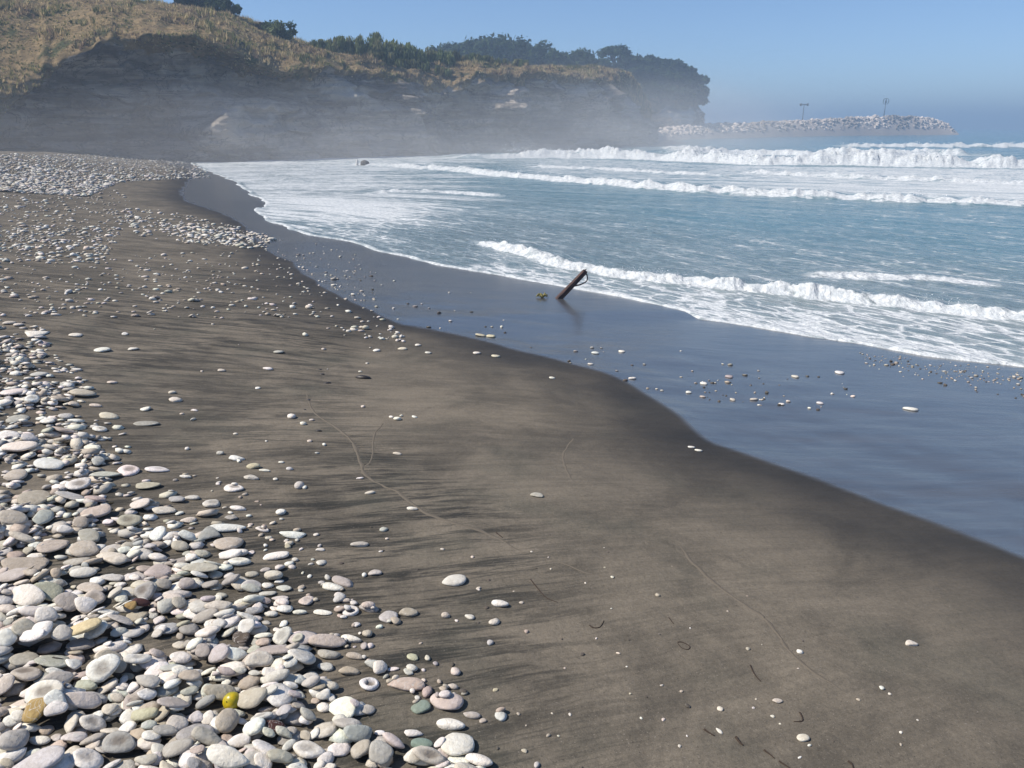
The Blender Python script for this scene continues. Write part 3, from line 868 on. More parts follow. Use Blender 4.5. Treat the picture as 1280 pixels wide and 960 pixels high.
def tree(u, vtop, Y, width, hill, seed, label, cat, group, cols, name, n=1500, leaf=.30, trunk=.35, shape='round', clumps=16):
    r_ = np.random.default_rng(seed)
    top = at(u, vtop, Y)
    z0 = hill_z(top[0], Y, hill) - .25
    h = max(top[2] - z0, 1.2)
    root = empty(name, (top[0], Y, z0))
    w = width / 2
    if shape == 'round':
        base = trunk * h
        cz = base + (h - base) / 2
        cen = []; rad = []
        for i in range(clumps):
            d = r_.normal(size=3); d /= np.linalg.norm(d); q = r_.uniform(.35, .82)
            cen.append((d[0] * w * q, d[1] * w * q, cz + d[2] * (h - base) / 2 * q)); rad.append(r_.uniform(.17, .40) * min(w, (h - base) / 1.4))
    elif shape == 'umbrella':
        base = .62 * h; cen = []; rad = []
        for i in range(clumps):
            an = r_.uniform(0, 6.28); q = math.sqrt(r_.random()) * .8
            cen.append((math.cos(an) * w * q, math.sin(an) * w * q, base + (h - base) * (.72 - .4 * q * q) + r_.uniform(-.3, .3))); rad.append(r_.uniform(.22, .34) * w)
    else:  # upright brush
        cen = []; rad = []
        for i in range(clumps):
            q = r_.uniform(-1, 1); hh = (1 - .55 * abs(q) ** 1.5) * h * r_.uniform(.45, .95)
            for k in range(3):
                cen.append((q * w, r_.uniform(-.35, .35) * w, hh * (k + 1) / 3.3)); rad.append(r_.uniform(.28, .48) * h * .55)
    cen = np.array(cen); rad = np.array(rad)
    V, F, c = leaf_cloud(r_, cen, rad, n, leaf, cols, 1.25 if shape == 'brush' else .75, 3.2 if shape == 'brush' else 1.6, .75 if shape == 'brush' else 0.0)
    V[:, 2] = np.minimum(V[:, 2], h + .05 * h); V[:, 2] = np.maximum(V[:, 2], .05)
    obj('crown', mesh_np('crown', V, F, M_LEAF, {'col': ('FLOAT_COLOR', c)}, smooth=False), root)
    # trunk with limbs reaching into the clumps
    tv, tf = [], []
    def add(path, rads, sides=6):
        V, F = tube(path, rads, sides); o = len(tv)
        tv.extend(V); tf.extend([tuple(i + o for i in f) for f in F])
    tr = max(.05, .032 * h)
    bx, by = r_.uniform(-.08, .08, 2) * h
    fork = (bx, by, h * (.5 if shape != 'brush' else .25))
    add([(0, 0, -.2), (bx * .4, by * .4, fork[2] * .5), fork], [tr * 1.25, tr, tr * .75], 8)
    for i in r_.permutation(len(cen))[:7]:
        e = cen[i]; m = (np.array(fork) + e) / 2 + r_.normal(size=3) * .05 * h
        add([fork, tuple(m), tuple(e)], [tr * .6, tr * .38, tr * .12])
    obj('trunk', py_mesh('trunk', tv, tf, M_BARK), root)
    tag(root, label, cat, group)
    return root

# trees on the skyline of the headland
ORD = ['first', 'second', 'third', 'fourth', 'fifth', 'sixth', 'seventh', 'eighth', 'ninth', 'tenth', 'eleventh', 'twelfth']
sd = 500
SKY_T = [(562,45,168,7),(583,43,172,8),(606,43,170,8),(628,44,176,8),(650,47,172,8),(672,52,176,8),(692,59,178,7.5),(712,62,182,7),(733,60,184,7),(750,63,186,6)]
for i, (u, vt, Y, w) in enumerate(SKY_T):
    tree(u, vt, Y + 8, w * 1.45, allhill_h, sd + i, f'dark evergreen in the skyline row, {ORD[len(SKY_T) - 1 - i]} inland from the flat-topped pine', 'tree', 'evergreens on the headland skyline', DARK, 'evergreen_tree', 4600, .56, .04, clumps=34)
tree(770, 54, 196, 8.5, allhill_h, 540, 'flat-topped pine standing taller than the trees next to it', 'tree', None, DARK, 'umbrella_pine', 1500, .40, .5, 'umbrella', 14)
ROWS = {'upper': [(790,66,212,8),(806,67,213,8),(822,69,213,8),(838,74,213,8),(852,80,213,7.5),(865,89,214,7),(874,101,217,5)],
        'middle': [(787,84,202,8),(803,84,203,8),(820,85,204,8),(836,88,204,8),(851,95,206,7.5),(864,103,208,6.5)],
        'lowest': [(793,104,192,7),(811,104,194,7),(828,105,195,7),(844,108,197,6.5),(857,112,200,6)]}
for r_name, lst in ROWS.items():
    for i, (u, vt, Y, w) in enumerate(lst):
        tree(u, vt, Y, w * 1.25, allhill_h, sd + 50 + i + 20 * len(r_name), f'rounded tree in the {r_name} row of the wooded headland tip, {ORD[i]} seaward from the pine', 'tree', 'trees covering the headland tip', DARK + [(.04, .062, .03)], 'rounded_tree', 3600, .56, .03, clumps=30)
# left skyline
tree(248, -16, 84, 5.2, allhill_c, 601, 'dark evergreen bush crowning the top of the dry grass slope', 'tree', None, DARK, 'dark_bush', 3400, .24, .02, clumps=30)
tree(283, -2, 83, 3.6, allhill_c, 602, 'small dark evergreen bush below the one crowning the slope', 'tree', None, DARK, 'dark_bush', 2200, .2, .02, clumps=18)
tree(346, 22, 82, 4.6, allhill_c, 603, 'wind-swept green bush leaning down to the right on the slope', 'bush', None, DARK[1:3] + MID[:1], 'windswept_bush', 3000, .2, .02, clumps=30)
tree(322, 26, 82, 2.6, allhill_c, 604, 'low greyish bush beside the wind-swept green bush', 'bush', None, [(.075, .066, .055), (.06, .06, .04)], 'low_bush', 1300, .18, .02)
tree(150, -14, 84, 4.0, allhill_c, 605, 'dark scrub at the very top of the dry slope', 'bush', None, DARK + MID, 'dark_scrub', 1400, .22, .02)
# reedy green shrubs on the cliff edge
for i, (u, vt, Y, w) in enumerate([(405,58,86,3.0),(424,46,86,3.4),(438,42,86,3.6),(458,46,86,3.6),(474,42,87,3.4),(492,49,88,3.8),(512,53,90,3.4),(531,57,92,3.4),(548,60,93,3.0)]):
    tree(u, vt, Y, w, allhill_c, 620 + i, f'feathery green shrub on the cliff edge, {ORD[i]} from the wind-swept bush', 'shrub', 'green shrubs along the cliff edge', MID, 'feathery_shrub', 3000, .17, .1, 'brush', 13)
for i, (u, vt, Y, w) in enumerate([(560,63,98,5),(582,66,99,6),(606,72,100,6),(630,79,103,5),(648,85,106,4)]):
    tree(u, vt, Y, w, allhill_c, 640 + i, f'low olive green shrub on the mound before the evergreens, {ORD[i]} seaward from the feathery shrubs', 'shrub', 'shrubs on the green mound', MID + DRYG, 'mound_shrub', 3000, .2, .05, 'brush', 14)
for i, (u, vt, Y, w) in enumerate([(480,70,83,3),(505,74,85,3),(520,78,86,3),(545,84,88,3)]):
    tree(u, vt, Y, w, allhill_c, 660 + i, f'low dull green scrub below the feathery shrubs, {ORD[i]} from the wind-swept bush', 'scrub', 'scrub below the feathery shrubs', DRYG + MID, 'low_scrub', 1600, .18, .05, 'brush', 10)

def grass_cover(name, Vg, Gg, rows, ndens, hgt, seed, cols, label, urange=None, width=.05):
    r_ = np.random.default_rng(seed)
    nr, nc = Vg.shape[:2]
    a, b = rows
    sub = Vg[a:b]; gm = Gg[a:b]
    q00, q10, q01 = sub[:-1, :-1], sub[1:, :-1], sub[:-1, 1:]
    area = np.linalg.norm(np.cross(q10 - q00, q01 - q00), axis=-1)
    w = area * np.clip(gm[:-1, :-1] - .35, 0, 1)
    w = w.ravel(); n = int(ndens)
    k = r_.choice(len(w), n, p=w / w.sum())
    i, j = k // (nc - 1), k % (nc - 1)
    fu, fv = r_.random((2, n, 1))
    P = sub[i, j] * (1 - fu) * (1 - fv) + sub[i + 1, j] * fu * (1 - fv) + sub[i, j + 1] * (1 - fu) * fv + sub[i + 1, j + 1] * fu * fv
    nb = 5
    clump = fbm(P[:, 0] * .5, P[:, 1] * .5, P[:, 2] * .5, seed=seed)
    bare = sstep(-.30, .05, fbm(P[:, 0] * .22, P[:, 1] * .22, P[:, 2] * .5, seed=seed + 6))
    H = hgt * r_.uniform(.5, 1.4, n) * np.clip(.75 + 1.5 * clump, .15, 2.2) * (.25 + .75 * bare)
    ci = np.clip(((fbm(P[:, 0] * .35, P[:, 1] * .35, P[:, 2] * .35, seed=seed + 3) * .9 + .5 + r_.normal(0, .16, n)) * len(cols)).astype(int), 0, len(cols) - 1)
    base_c = np.array(cols)[ci] * r_.uniform(.7, 1.3, n)[:, None]
    Vs, Cs = [], []
    for q in range(nb):
        an = r_.uniform(0, 6.28, n); lean = r_.uniform(.15, .75, n)
        d = np.stack([np.cos(an), np.sin(an), 0 * an], -1); sd_ = np.stack([-np.sin(an), np.cos(an), 0 * an], -1)
        o = P + d * (r_.random((n, 1)) * .12)
        tip = o + d * (H * lean)[:, None] + np.array([0, 0, 1]) * (H * (1 - .3 * lean))[:, None]
        o = o - np.array([0, 0, .06])
        Vs.append(np.stack([o - sd_ * width, o + sd_ * width, tip], 1)); Cs.append(np.repeat(base_c[:, None] * r_.uniform(.8, 1.2, (n, 1, 1)), 3, 1))
    V = np.concatenate(Vs).reshape(-1, 3); c = np.concatenate(Cs).reshape(-1, 3)
    F = np.arange(len(V)).reshape(-1, 3)
    o = obj(name, mesh_np(name, V, F, M_GRASS, {'col': ('FLOAT_COLOR', np.concatenate([c, np.ones((len(c), 1))], 1))}, smooth=False))
    tag(o, label, 'grass', kind='stuff')
GC = [(.09, .105, .045), (.17, .18, .075), (.24, .23, .10), (.48, .39, .22), (.42, .33, .18), (.50, .40, .24), (.30, .23, .15), (.20, .145, .115), (.13, .12, .07)]
rr_ = cliffR[0]
grass_cover('dry_grass', cliffV, cliffG, (rr_ - 26, rr_ + cliffR[1] + 2), 30000, .40, 700, GC, 'dry tan grass and weeds covering the slope above the cliff')

# ------------------------------------------------------------------ pebbles
COLS = {  # linear colour, words
    'W': ((.83, .80, .735), 'white'), 'C': ((.70, .635, .535), 'cream'), 'T': ((.43, .365, .285), 'tan'), 'G': ((.34, .32, .295), 'grey'),
    'L': ((.58, .565, .53), 'pale grey'), 'B': ((.38, .39, .40), 'blue-grey'), 'O': ((.42, .395, .31), 'olive-grey'), 'P': ((.47, .36, .285), 'pinkish brown'),
    'M': ((.43, .37, .36), 'mauve-grey'), 'R': ((.085, .035, .030), 'dark red'), 'Y': ((.38, .26, .10), 'ochre'), 'K': ((.35, .375, .33), 'greenish grey'),
    'N': ((.62, .50, .30), 'sandy yellow'), 'D': ((.11, .095, .08), 'dark brown'), 'V': ((.27, .34, .29), 'green'), 'F': ((.60, .57, .41), 'pale yellow'),
}
for _k in 'CTGLBOPMK':
    _c, _w = COLS[_k]; _f = .48 if _k in 'PMK' else .28
    COLS[_k] = (tuple((1 - _f) * a + _f * b for a, b in zip(_c, (.66, .615, .55))), _w)
CELL = 0.011
HX0, HX1, HY0, HY1 = -6.4, 1.6, 0.9, 9.6
hx = np.arange(HX0, HX1, CELL); hy = np.arange(HY0, HY1, CELL)
HXX, HYY = np.meshgrid(hx, hy)
HM = G(HXX, HYY); HM0 = HM.copy(); OWN = np.full(HM.shape, -1, np.int32)

def hm_look(x, y):
    i = np.clip(((np.asarray(y) - HY0) / CELL).astype(int), 0, HM.shape[0] - 1); j = np.clip(((np.asarray(x) - HX0) / CELL).astype(int), 0, HM.shape[1] - 1)
    return HM[i, j]
def surf_h(x, y):
    inside = (x > HX0 + .1) & (x < HX1 - .1) & (y > HY0 + .1) & (y < HY1 - .1)
    out = np.where(inside, hm_look(x, y), 0.0)
    o = ~inside
    if o.any(): out[o] = np.interp(sdist(np.stack([x[o], y[o]], -1), shore)[0], _sx, _sz2)
    return out

STONES = []   # dicts
def settle(x, y, a, b, c, yaw, idx, sink=0.22, tilt=.10, r_=rng, maxtilt=.45, gz=None):
    """drop a stone on the height map: returns centre z and a rotation"""
    ca, sa = math.cos(yaw), math.sin(yaw)
    ext = max(a, b)
    if not (HX0 + ext < x < HX1 - ext and HY0 + ext < y < HY1 - ext):
        if gz is not None: return gz + c * (1 - 2 * sink), Vector((0, 0, 1)).rotation_difference(Vector((r_.normal(.06, .12), r_.normal(.05, .12), 1)).normalized()) @ Quaternion((0, 0, 1), yaw)
        g = float(G(np.array([x]), np.array([y]))[0])
        e = .05
        gx = float(G(np.array([x + e]), np.array([y]))[0] - g) / e; gy = float(G(np.array([x]), np.array([y + e]))[0] - g) / e
        nrm = Vector((-gx, -gy, 1)).normalized()
        q = Vector((0, 0, 1)).rotation_difference(nrm) @ Quaternion((0, 0, 1), yaw)
        return g + c * (1 - 2 * sink), q
    j0, j1 = int((x - ext - HX0) / CELL), int((x + ext - HX0) / CELL) + 2
    i0, i1 = int((y - ext - HY0) / CELL), int((y + ext - HY0) / CELL) + 2
    xx = HXX[i0:i1, j0:j1] - x; yy = HYY[i0:i1, j0:j1] - y
    lx, ly = xx * ca + yy * sa, -xx * sa + yy * ca
    rr = (lx / a) ** 2 + (ly / b) ** 2
    m = rr < 1
    h = HM[i0:i1, j0:j1]
    if m.sum() < 4: return float(h.mean()) + c * (1 - 2 * sink), Quaternion((0, 0, 1), yaw)
    A = np.stack([xx[m], yy[m], np.ones(m.sum())], -1)
    co, *_ = np.linalg.lstsq(A, h[m], rcond=None)
    gx, gy = np.clip(co[:2], -maxtilt, maxtilt)
    gx += r_.normal(0, tilt); gy += r_.normal(0, tilt)
    pl = gx * xx + gy * yy
    res = (h - pl)[m]
    zc = np.percentile(res, 68) + c * (1 - 2 * sink)
    top = zc + pl + c * np.sqrt(np.clip(1 - rr, 0, 1))
    up = m & (top > h)
    h[up] = top[up]; OWN[i0:i1, j0:j1][up] = idx
    q = Vector((0, 0, 1)).rotation_difference(Vector((-gx, -gy, 1)).normalized()) @ Quaternion((0, 0, 1), yaw)
    return float(zc), q

# --- hand-read stones: u, v, width px, height px, colour, kind, yaw(deg)   kinds: p pebble, s slab, h hollowed, r ring, b block, w wedge, e elongated
HAND = """25 559 46 12 W p;116 562 23 7 W p;62 582 45 14 W p;19 594 28 22 O b;100 605 34 18 W h;123 579 15 12 L p;161 588 26 20 W h;197 587 31 11 W h;133 592 36 12 L s;183 607 34 12 O s
44 624 40 22 T p;89 624 36 12 L s;121 626 28 14 P p;122 641 36 16 P p;175 635 32 14 C p;17 646 36 18 P p;53 646 24 18 B p;102 654 20 14 T p;135 653 17 8 W p;81 662 22 10 W p
162 654 30 16 O h;113 670 36 16 O p;108 688 38 20 P p;66 679 38 30 T s;28 672 34 12 C p;31 705 60 22 T s;97 705 38 14 G p;141 701 42 16 C p;173 680 18 8 B p
296 573 20 9 W p;317 583 17 10 F b;331 588 16 4 W p;314 597 22 8 M w;292 610 26 13 W h;232 596 16 6 W p;221 625 24 10 B p;241 622 20 9 L p;265 629 22 16 L h;298 636 22 8 W p
204 639 32 13 C p;225 641 10 12 W p;236 651 20 10 C w;289 647 17 8 G p;196 669 23 16 W p;282 660 50 13 W p;263 669 26 18 B w;286 679 40 23 T p;235 672 24 11 W p;328 662 19 9 W r
366 669 34 10 W w;346 695 34 13 W p;299 703 30 13 W h;289 696 32 8 W p;225 685 24 12 O p;314 690 9 9 W p
17 719 40 20 M s;37 747 54 20 W p -20;59 737 38 20 O p;105 718 32 14 W p;142 723 28 13 L s;114 737 44 16 T p;184 711 26 16 P p;144 740 20 14 C p;86 756 32 18 G p;120 753 26 24 C h
108 764 28 16 W p;105 783 44 24 N p;152 773 40 14 K s -12;175 754 24 10 R p;165 762 16 10 Y p;30 783 26 22 O p;52 787 28 22 W p;58 772 28 18 W p;25 769 34 10 W p;9 800 24 18 W p
42 801 40 7 W s;81 802 26 18 M b;67 823 46 22 O s 12;31 823 34 18 O s;141 820 42 20 T s;180 741 26 18 G h;131 841 44 28 W h;30 842 48 24 M h;75 846 36 14 M p 15;69 839 24 12 W p;92 831 22 14 W w
199 719 32 22 P p;185 739 24 24 L p;233 730 22 13 G p;264 732 26 12 G p;250 717 50 14 O s;289 723 26 12 G p;342 719 24 16 C b;314 730 27 12 L s;314 738 26 9 L s;336 742 24 9 L s
355 735 22 10 L s;350 748 22 9 L s 15;352 755 17 6 W p;332 752 14 8 P p;274 761 34 12 C p;317 765 22 9 B p;311 775 27 8 W s;255 772 36 12 G s 20;308 786 22 16 W h
303 800 24 16 D h;330 794 24 13 W p;353 797 22 20 W h;372 797 14 16 C h;341 813 50 18 G s -10;324 825 36 20 C h;292 817 36 16 W p;276 827 30 20 M p;255 820 18 28 G e 70;227 820 28 20 W p
225 837 22 14 W p;238 844 28 16 P p;261 842 21 10 W p;300 839 16 8 W p;199 775 14 16 W b;224 755 20 14 P p;261 748 20 10 L p;339 769 17 8 W p;375 766 18 8 W p
8 862 24 36 C p;56 868 48 26 W h;109 862 32 16 O b;105 877 48 18 C p 12;138 886 20 16 C b;47 897 30 26 Y p;75 888 32 18 W p;23 893 16 16 W p 50;75 903 28 16 W p 20;116 905 36 20 W h
89 905 22 20 C p;19 929 34 38 K b;94 922 30 20 L p;50 926 28 14 W p;48 947 66 36 L p 15;151 933 42 26 B h;162 913 22 18 W p;109 950 46 30 W h;141 957 24 12 W p;183 902 36 12 F p
189 918 26 20 W p;183 949 28 16 C w;184 869 24 14 W p;186 851 36 20 M p;173 833 36 16 W h 20;9 954 18 10 F p
262 860 20 18 L p;278 871 44 22 T p;316 874 46 24 T p;216 876 42 20 G s;258 882 28 12 B p;284 902 28 34 O b;259 918 50 14 T p -8;222 902 26 22 C p;247 897 18 12 W w;261 901 16 16 W p
319 912 30 22 W b;345 907 28 18 R p 10;364 912 14 12 K p;328 897 28 16 L h;355 918 26 12 K p -20;336 926 22 10 C p;384 891 28 16 B p -25;297 930 34 16 W w;286 947 56 22 W p;223 941 42 24 G p
209 922 32 14 G p;248 937 18 14 T p;330 949 22 26 W p 60;386 938 44 28 W h;350 951 36 18 O p;242 955 18 14 B p;336 864 26 12 W p;363 858 20 10 W p;370 868 20 10 M p;375 848 14 12 W p
389 855 26 14 M p;345 849 36 14 C p;319 842 18 8 L p;284 844 24 10 M p
436 839 28 14 T p;443 820 26 10 T p;470 832 30 17 L b;492 836 16 6 W s;510 840 15 9 L p;461 854 26 20 W r;508 855 48 20 P p;516 821 16 10 F p;558 876 44 30 C b;527 882 22 22 V e -55
589 894 24 10 M p;563 906 38 18 W p -8;573 930 40 38 W p -60;550 932 14 18 W e -60;460 885 15 16 C p -40;444 878 15 13 L p;436 902 40 26 K p;449 922 40 22 B p 12;492 926 34 14 C e -20;475 916 14 8 W p
527 930 30 16 V p;537 952 44 16 C h;600 953 38 16 W p;451 939 28 26 T b;475 938 34 24 G s;619 862 8 5 F p;411 819 30 14 G p;407 834 22 14 L p;405 868 20 12 W p
450 681 24 7 M p;400 687 12 6 W p;468 715 15 17 L e 80;429 727 32 15 M p -20;415 734 32 12 W p -10;384 749 20 22 C h;461 761 26 13 G p;486 770 24 18 M p -25;510 765 26 15 T p;570 725 36 19 L p 12
624 755 24 11 W e -15;438 763 22 16 W r;409 806 48 14 P p 5;439 799 28 10 W p -15;404 766 25 4 W s
44 417 25 10 W w;95 418 15 12 W p;128 437 20 11 W p;156 417 9 6 W p;167 436 14 6 W w;97 462 16 5 W p;140 478 12 6 C p;182 511 13 8 W w;136 520 28 10 C p;182 529 33 9 G s;125 537 18 9 W h
75 500 20 22 T b;51 468 20 11 L p;103 489 30 11 O p;92 503 14 10 C p;18 491 32 16 W p;42 500 17 10 W h;5 505 18 26 W b;23 523 26 14 K s;80 537 32 12 P p;60 528 28 9 W p;37 547 20 9 L p;11 544 28 12 W p
83 522 18 12 L p;96 528 20 8 W p;120 507 18 6 C p;11 404 14 6 C p;23 406 12 8 C p;349 440 14 6 L p;335 461 14 5 W p;277 463 10 5 C p;220 500 17 8 C p;243 513 10 4 W p;322 485 7 4 W p
497 567 12 4 C p;518 521 8 4 W p;515 636 15 6 W p;463 616 14 5 C p;450 598 10 4 W p;672 618 18 9 O s -15;864 559 10 4 W p;873 563 10 4 W p;972 876 14 8 C p;1003 922 18 11 C p;1138 806 18 10 C p
1139 511 20 7 W p;471 438 10 5 W p;503 436 12 5 C p;522 431 9 7 W p;535 441 9 4 W p;596 441 10 5 W p;620 445 12 6 F p;690 472 8 5 W p;601 419 15 6 F p;614 420 13 6 F p
744 441 10 5 W p;777 439 9 6 W p;738 455 8 4 W p;791 473 12 4 W p;861 489 9 5 W p;880 478 10 7 W p;1050 465 12 8 W p;994 470 10 6 C p;943 498 12 5 C p;977 504 8 5 W p;1025 503 9 5 W p;912 470 11 6 G p"""

def parse_hand():
    out = []
    for line in HAND.split('\n'):
        for it in line.split(';'):
            q = it.split()
            out.append((float(q[0]), float(q[1]), float(q[2]), float(q[3]), q[4], q[5], float(q[6]) if len(q) > 6 else None))
    return out
HANDS = parse_hand()

PILE = [(-260,400),(0,400),(50,405),(70,440),(105,470),(120,510),(160,545),(170,580),(215,600),(240,630),(275,650),(300,690),(350,715),(370,745),(395,790),(430,815),(430,850),(480,880),(520,915),(610,935),(650,1010),(-260,1010)]
def pal(r_):
    w = np.array([.40, .20, .14, .07, .05, .02, .035, .04, .03, .012, .003, .002, .003])
    return r_.choice(list('WCLTGBOPMKYRD'), p=w / w.sum())

# fill: deeper layers of the bank
fill = []
NF = 6000
pu = rng.uniform(-120, 660, NF * 6); 
# sample evenly on the ground: choose world points, test their pixel
wx = rng.uniform(-5.2, 0.7, NF * 8); wy = rng.uniform(1.0, 7.6, NF * 8)
wz = G(wx, wy)
uu, vv = proj(wx, wy, wz)
ok = in_poly(uu, vv, PILE)
edge_keep = np.ones(len(wx))
ins2 = in_poly(uu + 34, vv - 16, PILE)
edge_keep = np.where(ins2, 1.0, .30)
dens = np.interp(vv, [400, 470, 560, 660, 760, 960], [.60, .62, .58, .55, .58, .60])
hole = sstep(-.15, .25, fbm(wx * 2.2, wy * 2.2, seed=810) + np.interp(vv, [400, 640, 760, 960], [0.0, .02, .16, .4]))
ok &= rng.random(len(wx)) < edge_keep * dens * (.25 + .75 * hole)
print('fill stones', ok.sum())
wx, wy, uu, vv = wx[ok][:NF], wy[ok][:NF], uu[ok][:NF], vv[ok][:NF]
for x, y, u, v in zip(wx, wy, uu, vv):
    w = float(np.clip(rng.lognormal(math.log(.0285), .36), .011, .055))
    a = w; b = w * rng.uniform(.55, .95); c = w * rng.uniform(.15, .33)
    k = pal(rng); kind = rng.choice(list('pppppppssssbbww'))
    z, q = settle(x, y, a, b, c, rng.normal(0, .55), len(STONES), .20, .10)
    STONES.append(dict(x=x, y=y, z=z, q=q, a=a, b=b, c=c, col=k, kind=kind, hand=False, u=u, v=v, zone='bank'))

# hand-read stones on top, farthest first
for (u, v, w, h, k, kind, yaw) in sorted(HANDS, key=lambda t: t[1]):
    P = to_ground([u], [v + h * .12], 0.0, surf_h)[0]
    dist = P[1] * CP - (P[2] - CAM_Z) * SP
    dep = math.atan2(CAM_Z - P[2], math.hypot(P[0], P[1]))
    wm, hm = w * dist / FPX, h * dist / FPX
    thick = {'s': .17, 'b': .38, 'h': .28, 'e': .32, 'r': .30, 'w': .26}.get(kind, .28) * min(wm, .09)
    thick = min(thick, hm / math.cos(dep) * .7)
    bm_ = (hm - thick * math.cos(dep) * .8) / math.sin(dep)
    bm_ = min(max(bm_, .48 * wm), 1.25 * wm)
    yw = R(yaw) if yaw is not None else rng.normal(0, .22)
    a, b, c = wm / 2, bm_ / 2, thick / 2
    inb = bool(in_poly(np.array([u]), np.array([v]), PILE)[0])
    z, q = settle(P[0], P[1], a, b, c, yw, len(STONES), .10 if inb else .24, .05)
    wetz = float(-sdist(np.array([[P[0], P[1]]]), wetp)[0][0]) > 0
    STONES.append(dict(x=P[0], y=P[1], z=z, q=q, a=a, b=b, c=c, col=k, kind=kind, hand=True, u=u, v=v, zone='bank' if inb else ('wet' if wetz else 'sand')))

# how much of each stone shows from above, and its size in the picture
cnt = np.bincount(OWN[OWN >= 0], minlength=len(STONES))
for i, s in enumerate(STONES):
    full = math.pi * s['a'] * s['b'] / CELL ** 2
    s['vis'] = min(1.0, cnt[i] / max(full, 1)) if cnt[i] > 0 else (1.0 if s['hand'] else 0.0)
    d = math.hypot(s['x'], s['y'])
    s['score'] = s['vis'] * s['a'] * (s['b'] * .6 + s['c']) / d ** 2
    s['inframe'] = -10 < s['u'] < 1290 and s['v'] < 975
hand_idx = [i for i, s in enumerate(STONES) if s['hand']]
rest = sorted([i for i, s in enumerate(STONES) if not s['hand'] and s['inframe'] and s['vis'] > .45], key=lambda i: -STONES[i]['score'])
INDIV = set(hand_idx) | set(rest[:max(0, 300 - len(hand_idx))])
print('hand stones', len(hand_idx), 'individuals', len(INDIV))

def stone_geo(s, sub, seed):
    r_ = np.random.default_rng(seed)
    kd = s['kind']
    pr = dict(p=(6, 10, .06), s=(7, 13, .08), b=(8, 16, .06), w=(5, 11, .07), h=(3, 7, .09), r=(1, 6, .05), e=(3, 7, .05))[kd]
    P, F, dirt = stone_shape(r_, sub, s['a'], s['b'], s['c'], pr[0], pr[1], pr[2], dimple={'h': .26, 'r': .9}.get(kd, 0))
    if kd == 'w': P[:, 1] *= (1 - .45 * P[:, 0] / s['a'] * (1 if r_.random() < .5 else -1)); 
    col, _ = COLS[s['col']]
    col = np.array(col) * r_.uniform(.86, 1.10) * (1 + r_.normal(0, .025, 3))
    dirt = dirt * (.85 if kd == 'r' else r_.uniform(.25, .75))
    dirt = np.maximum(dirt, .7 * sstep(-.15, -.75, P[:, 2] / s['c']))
    vein = np.full(len(P), float(r_.random() < .22) * .8)
    return P, F, col, dirt, vein

LM = []   # landmark stones for labels
def lm(i, words): LM.append((i, words))
for i in hand_idx:
    s = STONES[i]
    key = (round(s['u']), round(s['v']))
    words = {(345,907): 'the dark red pebble', (47,897): 'the ochre pebble', (105,783): 'the sandy yellow pebble', (284,902): 'the khaki stone block', (152,773): 'the greenish slab',
             (461,854): 'the ring-shaped white shell', (558,876): 'the big cream block', (31,705): 'the largest tan slab', (48,947): 'the biggest cobble',
             (317,583): 'the pale yellow block', (282,660): 'the long white oval', (131,841): 'the brown-hollowed white stone', (409,806): 'the long pinkish stone',
             (570,725): 'the kidney-like grey stone', (53,646): 'the rounded blue-grey pebble', (128,437): 'the bright lone stone', (607,420): 'the pale yellow pair', (341,813): 'the wide grey slab'}.get(key)
    if words: lm(i, words)

SHAPE = {'s': 'flat slab', 'b': 'blocky stone', 'w': 'wedge-shaped stone', 'h': 'hollowed stone', 'r': 'ring-shaped shell', 'e': 'long slender pebble'}
def base_words(i):
    s = STONES[i]
    w = 2 * max(s['a'], s['b'])
    size = 'large' if w > .115 else ('small' if w < .055 else 'medium')
    ratio = max(s['a'], s['b']) / min(s['a'], s['b'])
    shp = SHAPE.get(s['kind']) or (('round ' if ratio < 1.22 else 'oval ' if ratio < 1.75 else 'elongated ') + 'pebble')
    return f"{size} {COLS[s['col']][1]} {shp}"

ORDC = ['closest', 'second closest', 'third closest', 'fourth closest', 'fifth closest', 'sixth closest', 'seventh closest', 'eighth closest', 'ninth closest', 'tenth closest', 'eleventh closest', 'twelfth closest']
POST_XY = to_ground([699], [373])[0][:2]
def make_labels(ids):
    first = {}; info = {}
    lmd = dict(LM)
    for i in ids:
        s = STONES[i]; b = base_words(i)
        near = sorted((math.hypot(STONES[j]['x'] - s['x'], STONES[j]['y'] - s['y']), wd) for j, wd in LM if j != i)
        if i in lmd:
            first[i] = f"{b}, {lmd[i][4:]} " + ('in the pebble bank' if s['zone'] == 'bank' else 'on the dry sand')
            info[i] = ('lm', 0, i); continue
        if s['zone'] == 'wet':
            d = math.hypot(s['x'] - POST_XY[0], s['y'] - POST_XY[1]); nm = 'the leaning post'
            first[i] = f"{b} lying on the mirror-like wet sand"
        elif s['zone'] == 'sand':
            d, nm = near[0]
            first[i] = f"{b} on bare sand near {nm}" if d < .6 else f"{b} lying alone on the bare dark sand"
        else:
            d, nm = near[0]
            first[i] = f"{b} right beside {nm}" if d < .16 else f"{b} in the bank, close to {nm}" if d < .34 else f"{b} between {nm} and {near[1][1]}"
        info[i] = (nm, d, b)
    out = dict(first)
    groups = defaultdict(list)
    for i in ids: groups[first[i]].append(i)
    for lab, g in groups.items():
        if len(g) < 2: continue
        # look-alikes: rank them by how near they lie to the named thing
        where = {'wet': 'on the wet sand', 'sand': 'on the dry sand', 'bank': 'in the bank'}
        for i in g:
            nm, d, b = info[i]; z = STONES[i]['zone']
            same = sorted((info[j][1], j) for j in ids if info[j][0] == nm and info[j][2] == b and STONES[j]['zone'] == z)
            k = [j for _, j in same].index(i)
            if k < len(ORDC): out[i] = f"{b}{' on sand' if z == 'sand' else ''}, {ORDC[k]} such stone to {nm}"
    return out

